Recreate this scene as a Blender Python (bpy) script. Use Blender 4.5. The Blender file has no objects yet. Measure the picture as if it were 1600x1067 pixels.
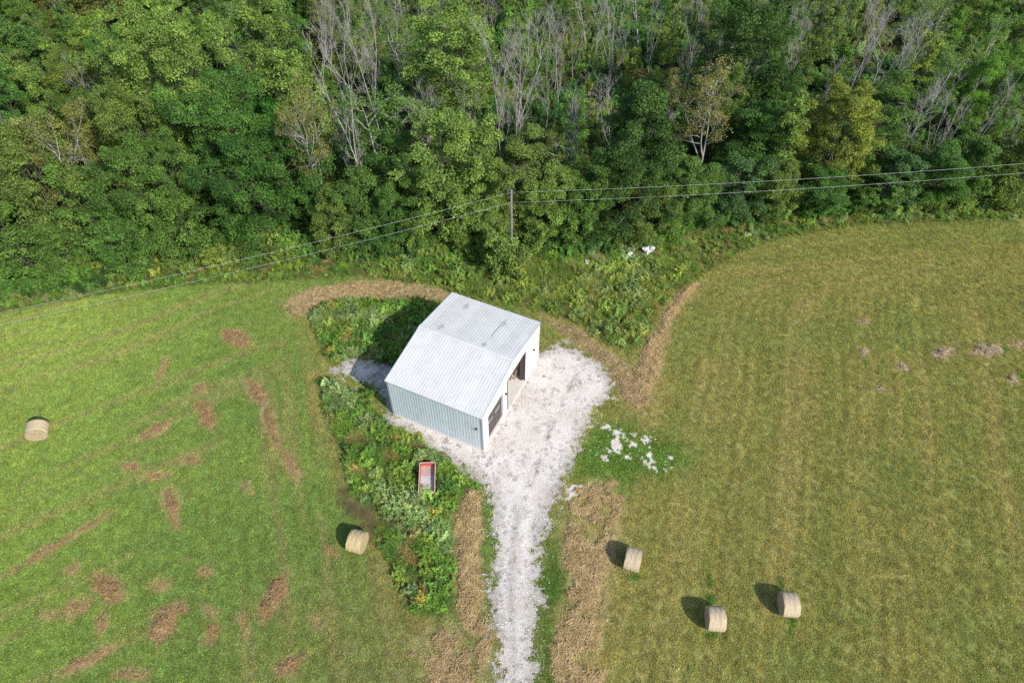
import bpy, math
import numpy as np
from mathutils import Vector

# ------------------------------------------------------------------ camera, sky, sun, exposure
sc = bpy.context.scene
col = sc.collection
CAM_H, FPX, PITCH = 54.0, 1067.0, math.radians(48.0)      # drone height (m), focal length in photo pixels, tilt below horizon
cam = bpy.data.cameras.new("camera"); camo = bpy.data.objects.new("camera", cam); col.objects.link(camo)
camo.location = (0, 0, CAM_H); camo.rotation_euler = (math.radians(90) - PITCH, 0, 0)
cam.sensor_width = 36.0; cam.lens = 36.0 * FPX / 1600.0; cam.clip_start = 0.5; cam.clip_end = 3000
sc.camera = camo
SUN = Vector((0.93, -0.95, 1.0)).normalized()
world = bpy.data.worlds.new("World"); sc.world = world; world.use_nodes = True
wn = world.node_tree; wn.nodes.clear()
sky = wn.nodes.new("ShaderNodeTexSky"); sky.sky_type = 'NISHITA'; sky.sun_disc = False
sky.sun_elevation = math.asin(SUN.z); sky.sun_rotation = math.atan2(SUN.x, SUN.y)
bg = wn.nodes.new("ShaderNodeBackground"); bg.inputs[1].default_value = 0.15
wo = wn.nodes.new("ShaderNodeOutputWorld")
wn.links.new(sky.outputs[0], bg.inputs[0]); wn.links.new(bg.outputs[0], wo.inputs[0])
sun = bpy.data.lights.new("sun", 'SUN'); sun.energy = 4.0; sun.angle = math.radians(0.53); sun.color = (1.0, 0.95, 0.87)
suno = bpy.data.objects.new("sun", sun); col.objects.link(suno)
suno.rotation_euler = SUN.to_track_quat('Z', 'Y').to_euler(); suno.location = (60, -60, 80)
sc.view_settings.view_transform = 'Standard'; sc.view_settings.look = 'None'
sc.view_settings.exposure = 0.38; sc.view_settings.gamma = 1.0; sc.view_settings.use_curve_mapping = False
sc.cycles.max_bounces = 6; sc.cycles.diffuse_bounces = 3; sc.cycles.glossy_bounces = 2; sc.cycles.transmission_bounces = 4
sc.cycles.transparent_max_bounces = 4; sc.cycles.use_denoising = False; sc.cycles.use_adaptive_sampling = False; sc.cycles.sample_clamp_indirect = 4.0

# ------------------------------------------------------------------ helpers
rng = np.random.default_rng(11)
SP, CP = math.sin(PITCH), math.cos(PITCH)
def gpt(px, py, z=0.0):
    """ground point seen at a photo pixel (surveying the site from the photograph)"""
    dx = (np.asarray(px, float) - 800) / FPX; dy = (533.5 - np.asarray(py, float)) / FPX
    t = (z - CAM_H) / (-SP + dy * CP)
    return np.stack([dx * t, (CP + dy * SP) * t], -1)
def G(poly): return gpt([p[0] for p in poly], [p[1] for p in poly])
def topz(py, Y):
    dy = (533.5 - py) / FPX
    return CAM_H + Y * (-SP + dy * CP) / (CP + dy * SP)
def atY(px, py, Y):
    dy = (533.5 - py) / FPX
    return (px - 800) / FPX * Y / (CP + dy * SP)

def hash2(ix, iy, s):
    n = (ix.astype(np.int64) * 374761393 + iy.astype(np.int64) * 668265263 + s * 1442695041) & 0x7fffffff
    n = ((n ^ (n >> 13)) * 1274126177) & 0x7fffffff
    n = (n ^ (n >> 16)) & 0xffff
    return n / 65535.0
def vnoise(x, y, s=0):
    ix = np.floor(x); iy = np.floor(y); fx = x - ix; fy = y - iy
    fx = fx * fx * (3 - 2 * fx); fy = fy * fy * (3 - 2 * fy)
    a = hash2(ix, iy, s); b = hash2(ix + 1, iy, s); c = hash2(ix, iy + 1, s); d = hash2(ix + 1, iy + 1, s)
    return (a * (1 - fx) + b * fx) * (1 - fy) + (c * (1 - fx) + d * fx) * fy
def fbm(x, y, f=1.0, o=4, s=0):
    v = 0; a = 0.5; t = 0
    for i in range(o):
        v = v + a * vnoise(x * f + 17.3 * i, y * f - 9.1 * i, s + i); t += a; a *= 0.5; f *= 2.03
    return v / t
def sd(P, poly):
    """signed distance to a polygon, positive inside"""
    P = np.asarray(P, float); x, y = P[:, 0], P[:, 1]
    d = np.full(len(P), 1e9); ins = np.zeros(len(P), bool); n = len(poly)
    for i in range(n):
        ax, ay = poly[i]; bx, by = poly[(i + 1) % n]
        ex, ey = bx - ax, by - ay
        t = np.clip(((x - ax) * ex + (y - ay) * ey) / (ex * ex + ey * ey + 1e-12), 0, 1)
        d = np.minimum(d, np.hypot(x - ax - t * ex, y - ay - t * ey))
        c = ((ay > y) != (by > y))
        with np.errstate(divide='ignore', invalid='ignore'):
            ins ^= c & (x < (bx - ax) * (y - ay) / (by - ay + 1e-12) + ax)
    return np.where(ins, d, -d)
def sstep(a, b, v):
    t = np.clip((v - a) / (b - a), 0, 1); return t * t * (3 - 2 * t)
def mixc(c, c2, m):
    return c * (1 - m[:, None]) + np.asarray(c2)[None, :] * m[:, None] if np.ndim(c2) == 1 else c * (1 - m[:, None]) + c2 * m[:, None]

def mesh(name, V, Fc, mat=None, smooth=False):
    """V (n,3); Fc: (m,k) array or list of face tuples"""
    me = bpy.data.meshes.new(name)
    V = np.asarray(V, np.float32)
    if isinstance(Fc, np.ndarray):
        m, k = Fc.shape
        me.vertices.add(len(V)); me.vertices.foreach_set("co", V.ravel())
        me.loops.add(m * k); me.loops.foreach_set("vertex_index", Fc.astype(np.int32).ravel())
        me.polygons.add(m); me.polygons.foreach_set("loop_start", np.arange(0, m * k, k, dtype=np.int32))
        me.update(calc_edges=True)
    else:
        me.from_pydata([tuple(map(float, v)) for v in V], [], [tuple(int(i) for i in f) for f in Fc]); me.update()
    if smooth: me.polygons.foreach_set("use_smooth", np.ones(len(me.polygons), bool))
    if mat: me.materials.append(mat)
    return me
def link(name, me, parent=None, loc=None):
    o = bpy.data.objects.new(name, me); col.objects.link(o)
    if parent is not None: o.parent = parent
    if loc is not None: o.location = loc
    return o
def empty(name, loc=(0, 0, 0), rz=0.0):
    o = bpy.data.objects.new(name, None); col.objects.link(o); o.location = loc; o.rotation_euler = (0, 0, rz)
    o.empty_display_size = 0.3
    return o
def tag(o, label=None, cat=None, group=None, kind=None):
    if label: o["label"] = label
    if cat: o["category"] = cat
    if group: o["group"] = group
    if kind: o["kind"] = kind
    return o
def face_attr(me, name, vals):
    a = me.attributes.new(name, 'FLOAT', 'FACE'); a.data.foreach_set("value", np.asarray(vals, np.float32))
def pt_color(me, name, vals):
    a = me.attributes.new(name, 'FLOAT_COLOR', 'POINT')
    c = np.ones((len(vals), 4), np.float32); c[:, :3] = vals; a.data.foreach_set("color", c.ravel())

class MB:
    """collects boxes, bars and tubes into one mesh"""
    def __init__(s): s.v = []; s.f = []
    def add(s, V, Fs):
        b = len(s.v); s.v += [tuple(map(float, p)) for p in V]; s.f += [tuple(i + b for i in f) for f in Fs]; return s
    def box(s, x0, x1, y0, y1, z0, z1):
        return s.add([(x0,y0,z0),(x1,y0,z0),(x1,y1,z0),(x0,y1,z0),(x0,y0,z1),(x1,y0,z1),(x1,y1,z1),(x0,y1,z1)],
                     [(0,3,2,1),(4,5,6,7),(0,1,5,4),(1,2,6,5),(2,3,7,6),(3,0,4,7)])
    def beam(s, a, b, w, h, up=(0, 0, 1)):
        a = Vector(a); b = Vector(b); d = (b - a).normalized(); up = Vector(up)
        sx = d.cross(up).normalized(); sy = sx.cross(d).normalized(); V = []
        for p in (a, b):
            for i, j in ((-1, -1), (1, -1), (1, 1), (-1, 1)): V.append(p + sx * (i * w / 2) + sy * (j * h / 2))
        return s.add(V, [(3,2,1,0),(4,5,6,7),(0,1,5,4),(1,2,6,5),(2,3,7,6),(3,0,4,7)])
    def tube(s, pts, radii, n=6, cap=True):
        pts = [Vector(p) for p in pts]; V = []; Fs = []
        for i, p in enumerate(pts):
            d = (pts[min(i + 1, len(pts) - 1)] - pts[max(i - 1, 0)]).normalized()
            a = Vector((0, 0, 1)) if abs(d.z) < 0.9 else Vector((1, 0, 0))
            u = d.cross(a).normalized(); w = d.cross(u)
            for k in range(n):
                t = 2 * math.pi * k / n; V.append(p + (u * math.cos(t) + w * math.sin(t)) * radii[i])
        for i in range(len(pts) - 1):
            for k in range(n):
                Fs.append((i*n+k, i*n+(k+1)%n, (i+1)*n+(k+1)%n, (i+1)*n+k))
        if cap: Fs += [tuple(range(n))[::-1], tuple((len(pts)-1)*n + k for k in range(n))]
        return s.add(V, Fs)
    def build(s, name, mat, parent=None, loc=None, smooth=False):
        return link(name, mesh(name, s.v, s.f, mat, smooth), parent, loc)

# ------------------------------------------------------------------ materials (all node based)
class NT:
    def __init__(s, name):
        s.m = bpy.data.materials.new(name); s.m.use_nodes = True; s.t = s.m.node_tree; s.t.nodes.clear()
        s.out = s.n("ShaderNodeOutputMaterial")
    def n(s, typ, **kw):
        nd = s.t.nodes.new(typ)
        for k, v in kw.items(): setattr(nd, k, v)
        return nd
    def l(s, a, b): s.t.links.new(a, b)
    def val(s, nd, **kw):
        for k, v in kw.items(): nd.inputs[k].default_value = v
        return nd
    def noise(s, scale, detail=3.0, vec=None, rough=0.6, dist=0.0):
        nd = s.n("ShaderNodeTexNoise"); nd.inputs["Scale"].default_value = scale; nd.inputs["Detail"].default_value = detail
        nd.inputs["Roughness"].default_value = rough; nd.inputs["Distortion"].default_value = dist
        if vec is not None: s.l(vec, nd.inputs["Vector"])
        return nd
    def ramp(s, fac, stops):
        nd = s.n("ShaderNodeValToRGB"); e = nd.color_ramp.elements
        while len(e) < len(stops): e.new(0.5)
        for i, (p, c) in enumerate(stops):
            e[i].position = p; e[i].color = (c[0], c[1], c[2], 1) if not np.isscalar(c) else (c, c, c, 1)
        s.l(fac, nd.inputs[0]); return nd.outputs[0]
    def mix(s, a, b, fac, mode='MIX'):
        nd = s.n("ShaderNodeMix", data_type='RGBA', blend_type=mode)
        for sock, v in ((nd.inputs[6], a), (nd.inputs[7], b), (nd.inputs[0], fac)):
            if hasattr(v, "is_linked"): s.l(v, sock)
            elif np.isscalar(v): sock.default_value = v
            else: sock.default_value = (v[0], v[1], v[2], 1)
        return nd.outputs[2]
    def math(s, op, a, b=0.0):
        nd = s.n("ShaderNodeMath", operation=op)
        for sock, v in ((nd.inputs[0], a), (nd.inputs[1], b)):
            if hasattr(v, "is_linked"): s.l(v, sock)
            else: sock.default_value = v
        return nd.outputs[0]
    def bump(s, h, strength=0.3, dist=0.05):
        nd = s.n("ShaderNodeBump"); nd.inputs["Strength"].default_value = strength; nd.inputs["Distance"].default_value = dist
        s.l(h, nd.inputs["Height"]); return nd.outputs[0]
    def principled(s, color, rough=0.8, metal=0.0, normal=None, spec=0.5):
        p = s.n("ShaderNodeBsdfPrincipled")
        if hasattr(color, "is_linked"): s.l(color, p.inputs["Base Color"])
        else: p.inputs["Base Color"].default_value = (color[0], color[1], color[2], 1)
        if hasattr(rough, "is_linked"): s.l(rough, p.inputs["Roughness"])
        else: p.inputs["Roughness"].default_value = rough
        p.inputs["Metallic"].default_value = metal; p.inputs["Specular IOR Level"].default_value = spec
        if normal is not None: s.l(normal, p.inputs["Normal"])
        s.l(p.outputs[0], s.out.inputs[0]); return s.m
    def leaf(s, color, trans=0.35, spec=0.25, rough=0.5):
        d = s.n("ShaderNodeBsdfPrincipled"); s.l(color, d.inputs["Base Color"])
        d.inputs["Roughness"].default_value = rough; d.inputs["Specular IOR Level"].default_value = spec
        t = s.n("ShaderNodeBsdfTranslucent"); s.l(s.mix(color, (1.0, 1.0, 0.45), 1.0, 'MULTIPLY'), t.inputs[0])
        mx = s.n("ShaderNodeMixShader"); mx.inputs[0].default_value = trans
        s.l(d.outputs[0], mx.inputs[1]); s.l(t.outputs[0], mx.inputs[2]); s.l(mx.outputs[0], s.out.inputs[0]); return s.m
    def pos(s): return s.n("ShaderNodeNewGeometry").outputs["Position"]
    def attr(s, name, typ='GEOMETRY'):
        return s.n("ShaderNodeAttribute", attribute_name=name, attribute_type=typ)

def m_simple(name, c, var=0.15, scale=6.0, rough=0.8, metal=0.0, bump=0.0, spec=0.4):
    t = NT(name); P = t.pos(); nz = t.noise(scale, 5, P)
    c1 = [x * (1 - var) for x in c]; c2 = [min(1, x * (1 + var)) for x in c]
    nrm = t.bump(t.noise(scale * 4, 4, P).outputs[0], bump, 0.03) if bump else None
    return t.principled(t.ramp(nz.outputs[0], [(0.3, c1), (0.7, c2)]), rough, metal, nrm, spec)

def m_tree_leaf():
    t = NT("leaf"); oc = t.n("ShaderNodeObjectInfo"); a = t.attr("tint")
    v = t.ramp(a.outputs["Fac"], [(0.0, (0.70, 0.78, 0.75)), (0.5, (1.55, 1.60, 1.45)), (1.0, (2.65, 2.65, 1.95))])
    return t.leaf(t.mix(oc.outputs["Color"], v, 1.0, 'MULTIPLY'), 0.38, 0.25, 0.5)
def m_tint_leaf(name, trans=0.3, lo=0.55, hi=1.5):
    t = NT(name); b = t.attr("tint", 'INSTANCER'); a = t.attr("v")
    v = t.ramp(a.outputs["Fac"], [(0.0, lo), (1.0, hi)])
    return t.leaf(t.mix(b.outputs["Color"], v, 1.0, 'MULTIPLY'), trans, 0.15, 0.6)
def m_bark(name, c1, c2):
    t = NT(name); P = t.pos(); w = t.noise(5.0, 5, P); oc = t.n("ShaderNodeObjectInfo")
    return t.principled(t.mix(t.ramp(w.outputs[0], [(0.35, c1), (0.65, c2)]), (0.8, 0.8, 0.85), oc.outputs["Random"], 'MULTIPLY'), 0.85, 0, None, 0.2)
def m_ground():
    t = NT("field_ground"); P = t.pos(); a = t.attr("Col").outputs["Color"]
    f1 = t.ramp(t.noise(7.0, 6, P, 0.75).outputs[0], [(0.3, 0.42), (0.7, 1.5)])
    f2 = t.ramp(t.noise(0.8, 4, P).outputs[0], [(0.3, 0.85), (0.7, 1.15)])
    c = t.mix(t.mix(a, f1, 1.0, 'MULTIPLY'), f2, 1.0, 'MULTIPLY')
    return t.principled(c, 0.95, 0, t.bump(t.noise(9.0, 6, P, 0.7).outputs[0], 0.6, 0.08), 0.1)
def m_gravel():
    t = NT("limestone_gravel"); P = t.pos()
    base = t.ramp(t.noise(0.55, 5, P, 0.65).outputs[0], [(0.3, (0.61, 0.55, 0.50)), (0.55, (0.74, 0.68, 0.63)), (0.8, (0.80, 0.75, 0.71))])
    vo = t.n("ShaderNodeTexVoronoi"); vo.inputs["Scale"].default_value = 16.0; t.l(P, vo.inputs["Vector"])
    st = t.ramp(vo.outputs["Color"], [(0.0, 0.72), (1.0, 1.15)])
    c = t.mix(base, st, 1.0, 'MULTIPLY')
    fine = t.ramp(t.noise(11.0, 6, P, 0.8).outputs[0], [(0.36, 0.30), (0.46, 1.0)])
    c = t.mix(c, fine, 1.0, 'MULTIPLY')
    dirt = t.ramp(t.noise(7.5, 6, P, 0.8).outputs[0], [(0.57, 0.0), (0.64, 0.9)])
    c = t.mix(c, (0.22, 0.20, 0.15), t.math('MULTIPLY', dirt, 0.55))
    bei = t.ramp(t.noise(0.38, 5, P, 0.6).outputs[0], [(0.50, 0.0), (0.68, 0.45)])
    c = t.mix(c, (0.47, 0.395, 0.30), bei)
    a = t.attr("dirt").outputs["Fac"]
    c = t.mix(c, (0.17, 0.155, 0.105), a)
    return t.principled(c, 0.95, 0, t.bump(vo.outputs["Distance"], 0.5, 0.04), 0.15)
def m_steel(name, c, stains=(), metal=0.0):
    t = NT(name); P = t.pos()
    c0 = t.ramp(t.noise(0.7, 4, P).outputs[0], [(0.3, [x * 0.93 for x in c]), (0.7, c)])
    for (sx, sy, rad, thr, dark) in stains:
        v = t.n("ShaderNodeVectorMath", operation='SUBTRACT'); t.l(P, v.inputs[0]); v.inputs[1].default_value = (sx[0], sx[1], sx[2])
        v2 = t.n("ShaderNodeVectorMath", operation='DOT_PRODUCT'); t.l(v.outputs[0], v2.inputs[0]); v2.inputs[1].default_value = tuple(sy)
        L2 = t.n("ShaderNodeVectorMath", operation='LENGTH'); t.l(v.outputs[0], L2.inputs[0])
        along = t.math('ABSOLUTE', v2.outputs["Value"])
        perp = t.math('SQRT', t.math('MAXIMUM', t.math('SUBTRACT', t.math('MULTIPLY', L2.outputs["Value"], L2.outputs["Value"]), t.math('MULTIPLY', along, along)), 0.0))
        k = t.math('ADD', t.math('DIVIDE', perp, rad[0]), t.math('DIVIDE', along, rad[1]))
        k = t.math('ADD', k, t.math('MULTIPLY', t.math('SUBTRACT', t.noise(5.0, 4, P, 0.7).outputs[0], 0.5), 2.2))
        m = t.ramp(k, [(0.0, dark), (thr, 0.0)])
        c0 = t.mix(c0, (0.13, 0.135, 0.14), m)
    rv = t.ramp(t.n('ShaderNodeObjectInfo').outputs['Random'], [(0.0, 0.93), (1.0, 1.03)]); c0 = t.mix(c0, rv, 1.0, 'MULTIPLY')
    dirt = t.ramp(t.noise(1.1, 7, P, 0.72).outputs[0], [(0.46, 0.0), (0.8, 0.38)])
    c0 = t.mix(c0, (0.35, 0.34, 0.30), dirt)
    return t.principled(c0, 0.45, metal, None, 0.5)
def m_wrap():
    t = NT("bale_wrap"); tc = t.n("ShaderNodeTexCoord").outputs["Object"]
    mp = t.n("ShaderNodeMapping"); mp.inputs["Scale"].default_value = (22, 1.2, 1.2); t.l(tc, mp.inputs[0])
    a = t.ramp(t.noise(1.0, 5, mp.outputs[0]).outputs[0], [(0.3, (0.36, 0.28, 0.17)), (0.55, (0.53, 0.445, 0.32)), (0.75, (0.63, 0.555, 0.44))])
    b = t.ramp(t.noise(7.0, 5, tc, 0.7).outputs[0], [(0.35, 0.75), (0.65, 1.12)])
    oc = t.n("ShaderNodeObjectInfo")
    c = t.mix(t.mix(a, b, 1.0, 'MULTIPLY'), oc.outputs["Color"], 1.0, 'MULTIPLY')
    return t.principled(c, 0.75, 0, t.bump(t.noise(30, 4, tc).outputs[0], 0.5, 0.03), 0.2)
def m_hayend():
    t = NT("bale_end"); tc = t.n("ShaderNodeTexCoord").outputs["Object"]
    a = t.ramp(t.noise(9.0, 6, tc, 0.75).outputs[0], [(0.3, (0.24, 0.18, 0.10)), (0.7, (0.52, 0.42, 0.27))])
    return t.principled(a, 0.95, 0, t.bump(t.noise(25, 5, tc).outputs[0], 0.8, 0.05), 0.1)
def m_straw():
    t = NT("dry_hay"); a = t.attr("v"); oc = t.n("ShaderNodeObjectInfo")
    v = t.ramp(a.outputs["Fac"], [(0.0, (0.20, 0.14, 0.07)), (0.35, (0.44, 0.335, 0.18)), (0.75, (0.66, 0.53, 0.325)), (1.0, (0.78, 0.68, 0.48))])
    return t.leaf(t.mix(v, oc.outputs["Color"], 1.0, 'MULTIPLY'), 0.15, 0.2, 0.6)
def m_concrete():
    t = NT("concrete"); P = t.pos()
    return t.principled(t.ramp(t.noise(1.5, 6, P).outputs[0], [(0.3, (0.56, 0.52, 0.46)), (0.7, (0.66, 0.62, 0.56))]), 0.85, 0, t.bump(t.noise(40, 3, P).outputs[0], 0.1, 0.01), 0.3)

M_LEAF = m_tree_leaf()
M_BARK = m_bark("bark", (0.06, 0.052, 0.042), (0.13, 0.115, 0.095))
M_DEAD = m_bark("dead_wood", (0.30, 0.275, 0.25), (0.47, 0.44, 0.41))
M_GRASS = m_tint_leaf("grass_blade", 0.3, 0.35, 1.75)
M_WEED = m_tint_leaf("weed_leaf", 0.35, 0.75, 3.05)
M_STRAW = m_straw()
M_GROUND = m_ground()
M_GRAVEL = m_gravel()
M_CONC = m_concrete()

# ------------------------------------------------------------------ the site plan (ground polygons)
U = np.array([math.cos(math.radians(-25.4)), math.sin(math.radians(-25.4))]); N = np.array([-U[1], U[0]])
BC = np.array([-2.667, 34.93])                       # corner of the shed nearest the camera
BL, BW, BH, BR = 9.75, 12.5, 5.35, 6.41              # length, gable width, eave, ridge
BLD = [BC, BC + N * BW, BC + N * BW - U * BL, BC - U * BL]
P_GRAVEL = G([(846,548),(872,535),(905,545),(935,563),(962,598),(956,620),(932,645),(915,682),(902,712),(885,745),(870,772),(860,800),(851,850),(846,900),(847,950),(838,1000),(838,1085),(775,1085),(772,1000),(768,950),(765,900),(766,850),(770,800),(765,772),(742,748),(715,730),(690,711),(655,688),(628,669),(596,657),(616,645)])
P_GRAVEL = np.vstack([P_GRAVEL, [BC - U * 4 + N * 3, BC - U * 1 + N * 11]])
P_BACK = np.vstack([G([(517,577),(545,561),(575,559),(612,574)]), [BC - U * 8.5 + N * 4, BC - U * 9 + N * 1.0], G([(612,648),(602,628),(588,612),(572,601),(555,597),(535,588)])])
P_LIME = [G(p) for p in ([(958,675),(975,671),(973,695),(970,712),(957,706),(954,690)], [(1000,684),(1023,682),(1020,690),(1003,692)], [(1001,716),(1022,720),(1028,732),(1012,730)],
          [(925,708),(948,713),(950,717),(928,713)], [(984,689),(998,690),(996,699),(985,697)], [(942,665),(956,663),(955,668),(944,669)], [(1043,716),(1048,715),(1043,733),(1040,732)], [(886,765),(905,758),(903,766),(890,782),(880,778)])]
P_HAY = dict(
    arc=G([(440,468),(478,452),(540,440),(600,439),(660,446),(702,457),(694,472),(660,471),(600,471),(540,469),(503,473),(482,492),(455,497),(446,485)]),
    behind=G([(842,488),(880,503),(905,514),(940,538),(985,572),(1005,600),(1018,625),(1000,645),(975,632),(960,597),(930,560),(890,530),(850,503)]),
    vee=G([(982,585),(998,555),(1015,525),(1035,488),(1060,455),(1085,440),(1092,446),(1070,475),(1052,505),(1043,545),(1032,585),(1015,618),(995,632)]),
    strip=G([(712,800),(722,775),(737,762),(750,765),(755,800),(752,850),(753,900),(758,950),(762,990),(745,1000),(720,985),(712,950),(710,880),(709,830)]),
    foot=G([(664,985),(700,968),(720,985),(745,1000),(768,995),(772,1040),(772,1090),(650,1090),(655,1040),(640,1010)]),
    right=G([(886,772),(920,749),(955,752),(972,775),(966,800),(968,850),(950,885),(948,930),(958,960),(942,1000),(946,1090),(872,1090),(866,1030),(870,980),(862,955),(884,935),(888,900),(872,870),(874,830),(880,800)]))
P_W1 = G([(498,588),(525,598),(570,625),(598,655),(640,680),(690,717),(735,748),(752,762),(735,768),(718,782),(709,830),(712,940),(690,962),(655,962),(632,935),(610,890),(600,850),(588,835),(592,805),(572,790),(548,770),(535,715),(510,650)])
P_W2 = np.vstack([G([(487,490),(503,474),(540,470),(600,472),(650,472),(696,475)]), [BC + N * 12 - U * 9.9, BC + N * 4.5 - U * 9.9], G([(600,575),(575,558),(545,560),(520,572),(503,545),(488,510)])])
EDGE_PX = [(-300,500),(0,462),(150,450),(300,422),(450,405),(640,402),(800,397),(900,393),(1000,385),(1060,362),(1120,352),(1200,346),(1350,333),(1600,322),(1900,318)]
EDGE = G(EDGE_PX)
def edgeY(x): return np.interp(x, EDGE[:, 0], EDGE[:, 1])
P_W3 = np.vstack([G([(-250,520),(0,492),(150,463),(300,447),(440,440),(560,432),(690,447),(706,457),(850,487),(905,508),(960,545),(1000,545),(1035,482),(1085,438),(1150,398),(1220,372),(1350,352),(1600,343),(1850,338)]), EDGE[::-1] + [0, 3.0]])
P_BRIGHT = G([(930,672),(975,660),(1030,680),(1065,715),(1040,745),(980,755),(925,740),(900,745),(905,715)])
P_DRIVE_R = G([(858,850),(872,840),(888,905),(880,940),(860,955),(870,1000),(866,1090),(845,1090),(848,950),(846,900)])
P_SOIL = G([(535,770),(570,790),(590,808),(585,838),(560,815),(540,800)])
# leftover hay lying in the fields: (px, py, half-length px, half-width px, direction deg in photo, label)
LEFT = [
 (252,577,20,7,65,"narrow upright streak of dry hay nearest the top of the left field"),
 (371,530,24,13,-25,"flat brown hay patch below the arc-shaped swath in left field"),
 (311,606,10,8,0,"small faint hay spot left of the long ragged hay streak"),
 (323,652,24,13,-70,"tear-shaped tan hay patch left of the long ragged hay streak"),
 (240,673,28,8,28,"slanting thin hay streak in the middle of the left field"),
 (400,612,24,13,-50,"wide upper end of the long ragged hay streak"),
 (424,662,40,9,-72,"long ragged lower stretch of the dry hay streak"),
 (458,729,28,8,-58,"short hay streak following on from the long ragged one"),
 (302,718,18,7,-5,"small oval hay patch in the middle of the left field"),
 (207,731,14,8,0,"left one of two small hay patches side by side"),
 (242,744,20,7,8,"right one of two small hay patches side by side"),
 (266,784,22,13,-70,"chunky light hay patch below the two side-by-side patches"),
 (274,814,10,5,-70,"tiny hay tail under the chunky light hay patch"),
 (386,762,11,7,-60,"lone small hay spot below the long ragged streak"),
 (166,918,30,21,-40,"broad brown hay patch in lower left field"),
 (160,972,16,8,70,"hay tail hanging under the broad brown hay patch"),
 (116,950,21,13,20,"round brown hay patch left of the broad brown one"),
 (78,960,15,5,0,"thin hay wisp at the far left of the lower field"),
 (115,889,11,8,50,"small hay spot above the round brown hay patch"),
 (252,914,16,8,10,"small bright hay patch in the lower left field"),
 (320,895,10,9,0,"round little hay spot above the pair of thin hay tails"),
 (256,976,34,18,65,"big boot-shaped hay patch in the lower left field"),
 (283,950,12,8,50,"hay lump at the upper right of the boot-shaped patch"),
 (326,957,13,6,-50,"small slanted hay wisp right of the boot-shaped patch"),
 (331,990,20,9,75,"faint upright hay patch right of the boot-shaped patch"),
 (430,928,40,14,62,"tall bright hay patch left of the lower weeds"),
 (138,1030,42,10,25,"long slanting hay band at the lower left corner"),
 (205,1054,26,10,0,"hay patch cut by the photo's bottom edge at left"),
 (450,1040,24,12,35,"slanted hay patch by the bottom edge left of the drive"),
 (380,978,15,4,-80,"thin upright hay wisp below the tall bright patch"),
 (496,970,14,6,-60,"small hay wisp left of the yellow flowering clump"),
 (522,863,12,8,-35,"reddish hay heap beside the bale at the weeds"),
 (105,842,100,5,30,"long thin raked hay line crossing the left field"),
]
RIGHT = [
 (1350,501,9,6,0,"pale hay tuft farthest back in the right field"),
 (1352,549,9,8,20,"small round hay clump in the right field"),
 (1408,571,11,7,-25,"small dark-shaded hay clump left of the row of heaps"),
 (1478,550,19,10,15,"first large hay heap of the row at right"),
 (1545,547,26,11,0,"largest pale hay heap of the row at right"),
 (1592,537,16,5,8,"hay heap cut by the right edge of the photo"),
 (1583,592,10,9,-40,"dark grey hay clump near the right edge"),
 (1376,608,5,9,90,"tiny upright hay tuft with green grass in right field"),
]
def hay_ellipse(px, py, a, b, deg):
    t = np.linspace(0, 2 * np.pi, 18, endpoint=False); r = math.radians(-deg)
    k = 1 + 0.28 * np.sin(3 * t + px) * np.cos(2 * t + py)
    ex, ey = a * np.cos(t) * k, b * np.sin(t) * k
    return gpt(px + ex * math.cos(r) - ey * math.sin(r), py + ex * math.sin(r) + ey * math.cos(r))
HAYBITS = [(hay_ellipse(*h[:5]), h[5]) for h in LEFT] + [(hay_ellipse(*h[:5]), h[5]) for h in RIGHT]
BALES = [  # px, py, axis deg, label, colour
 (57,671,-72,"pale round hay bale alone at the far left of the field",(1.08,1.05,0.95)),
 (558,845,-14,"round hay bale between the left field and the tall weeds",(1.0,0.93,0.72)),
 (989,873,-17,"tilted round hay bale right of the gravel drive, closest to it",(0.98,0.95,0.9)),
 (1118,966,-5,"round hay bale nearest the bottom edge, right of the drive",(1.0,0.96,0.92)),
 (1233,943,-4,"rightmost round hay bale in the right field",(1.0,0.96,0.92))]
GREENBITS = [(1109,935,7,14),(1113,990,12,7),(1220,912,6,12),(1238,972,7,12),(1233,990,3,12),(992,900,10,8),(1375,612,6,6),(1108,905,3,20),(1530,540,8,5),(1568,545,6,4),(1594,587,6,6),(1352,565,4,8)]

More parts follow.
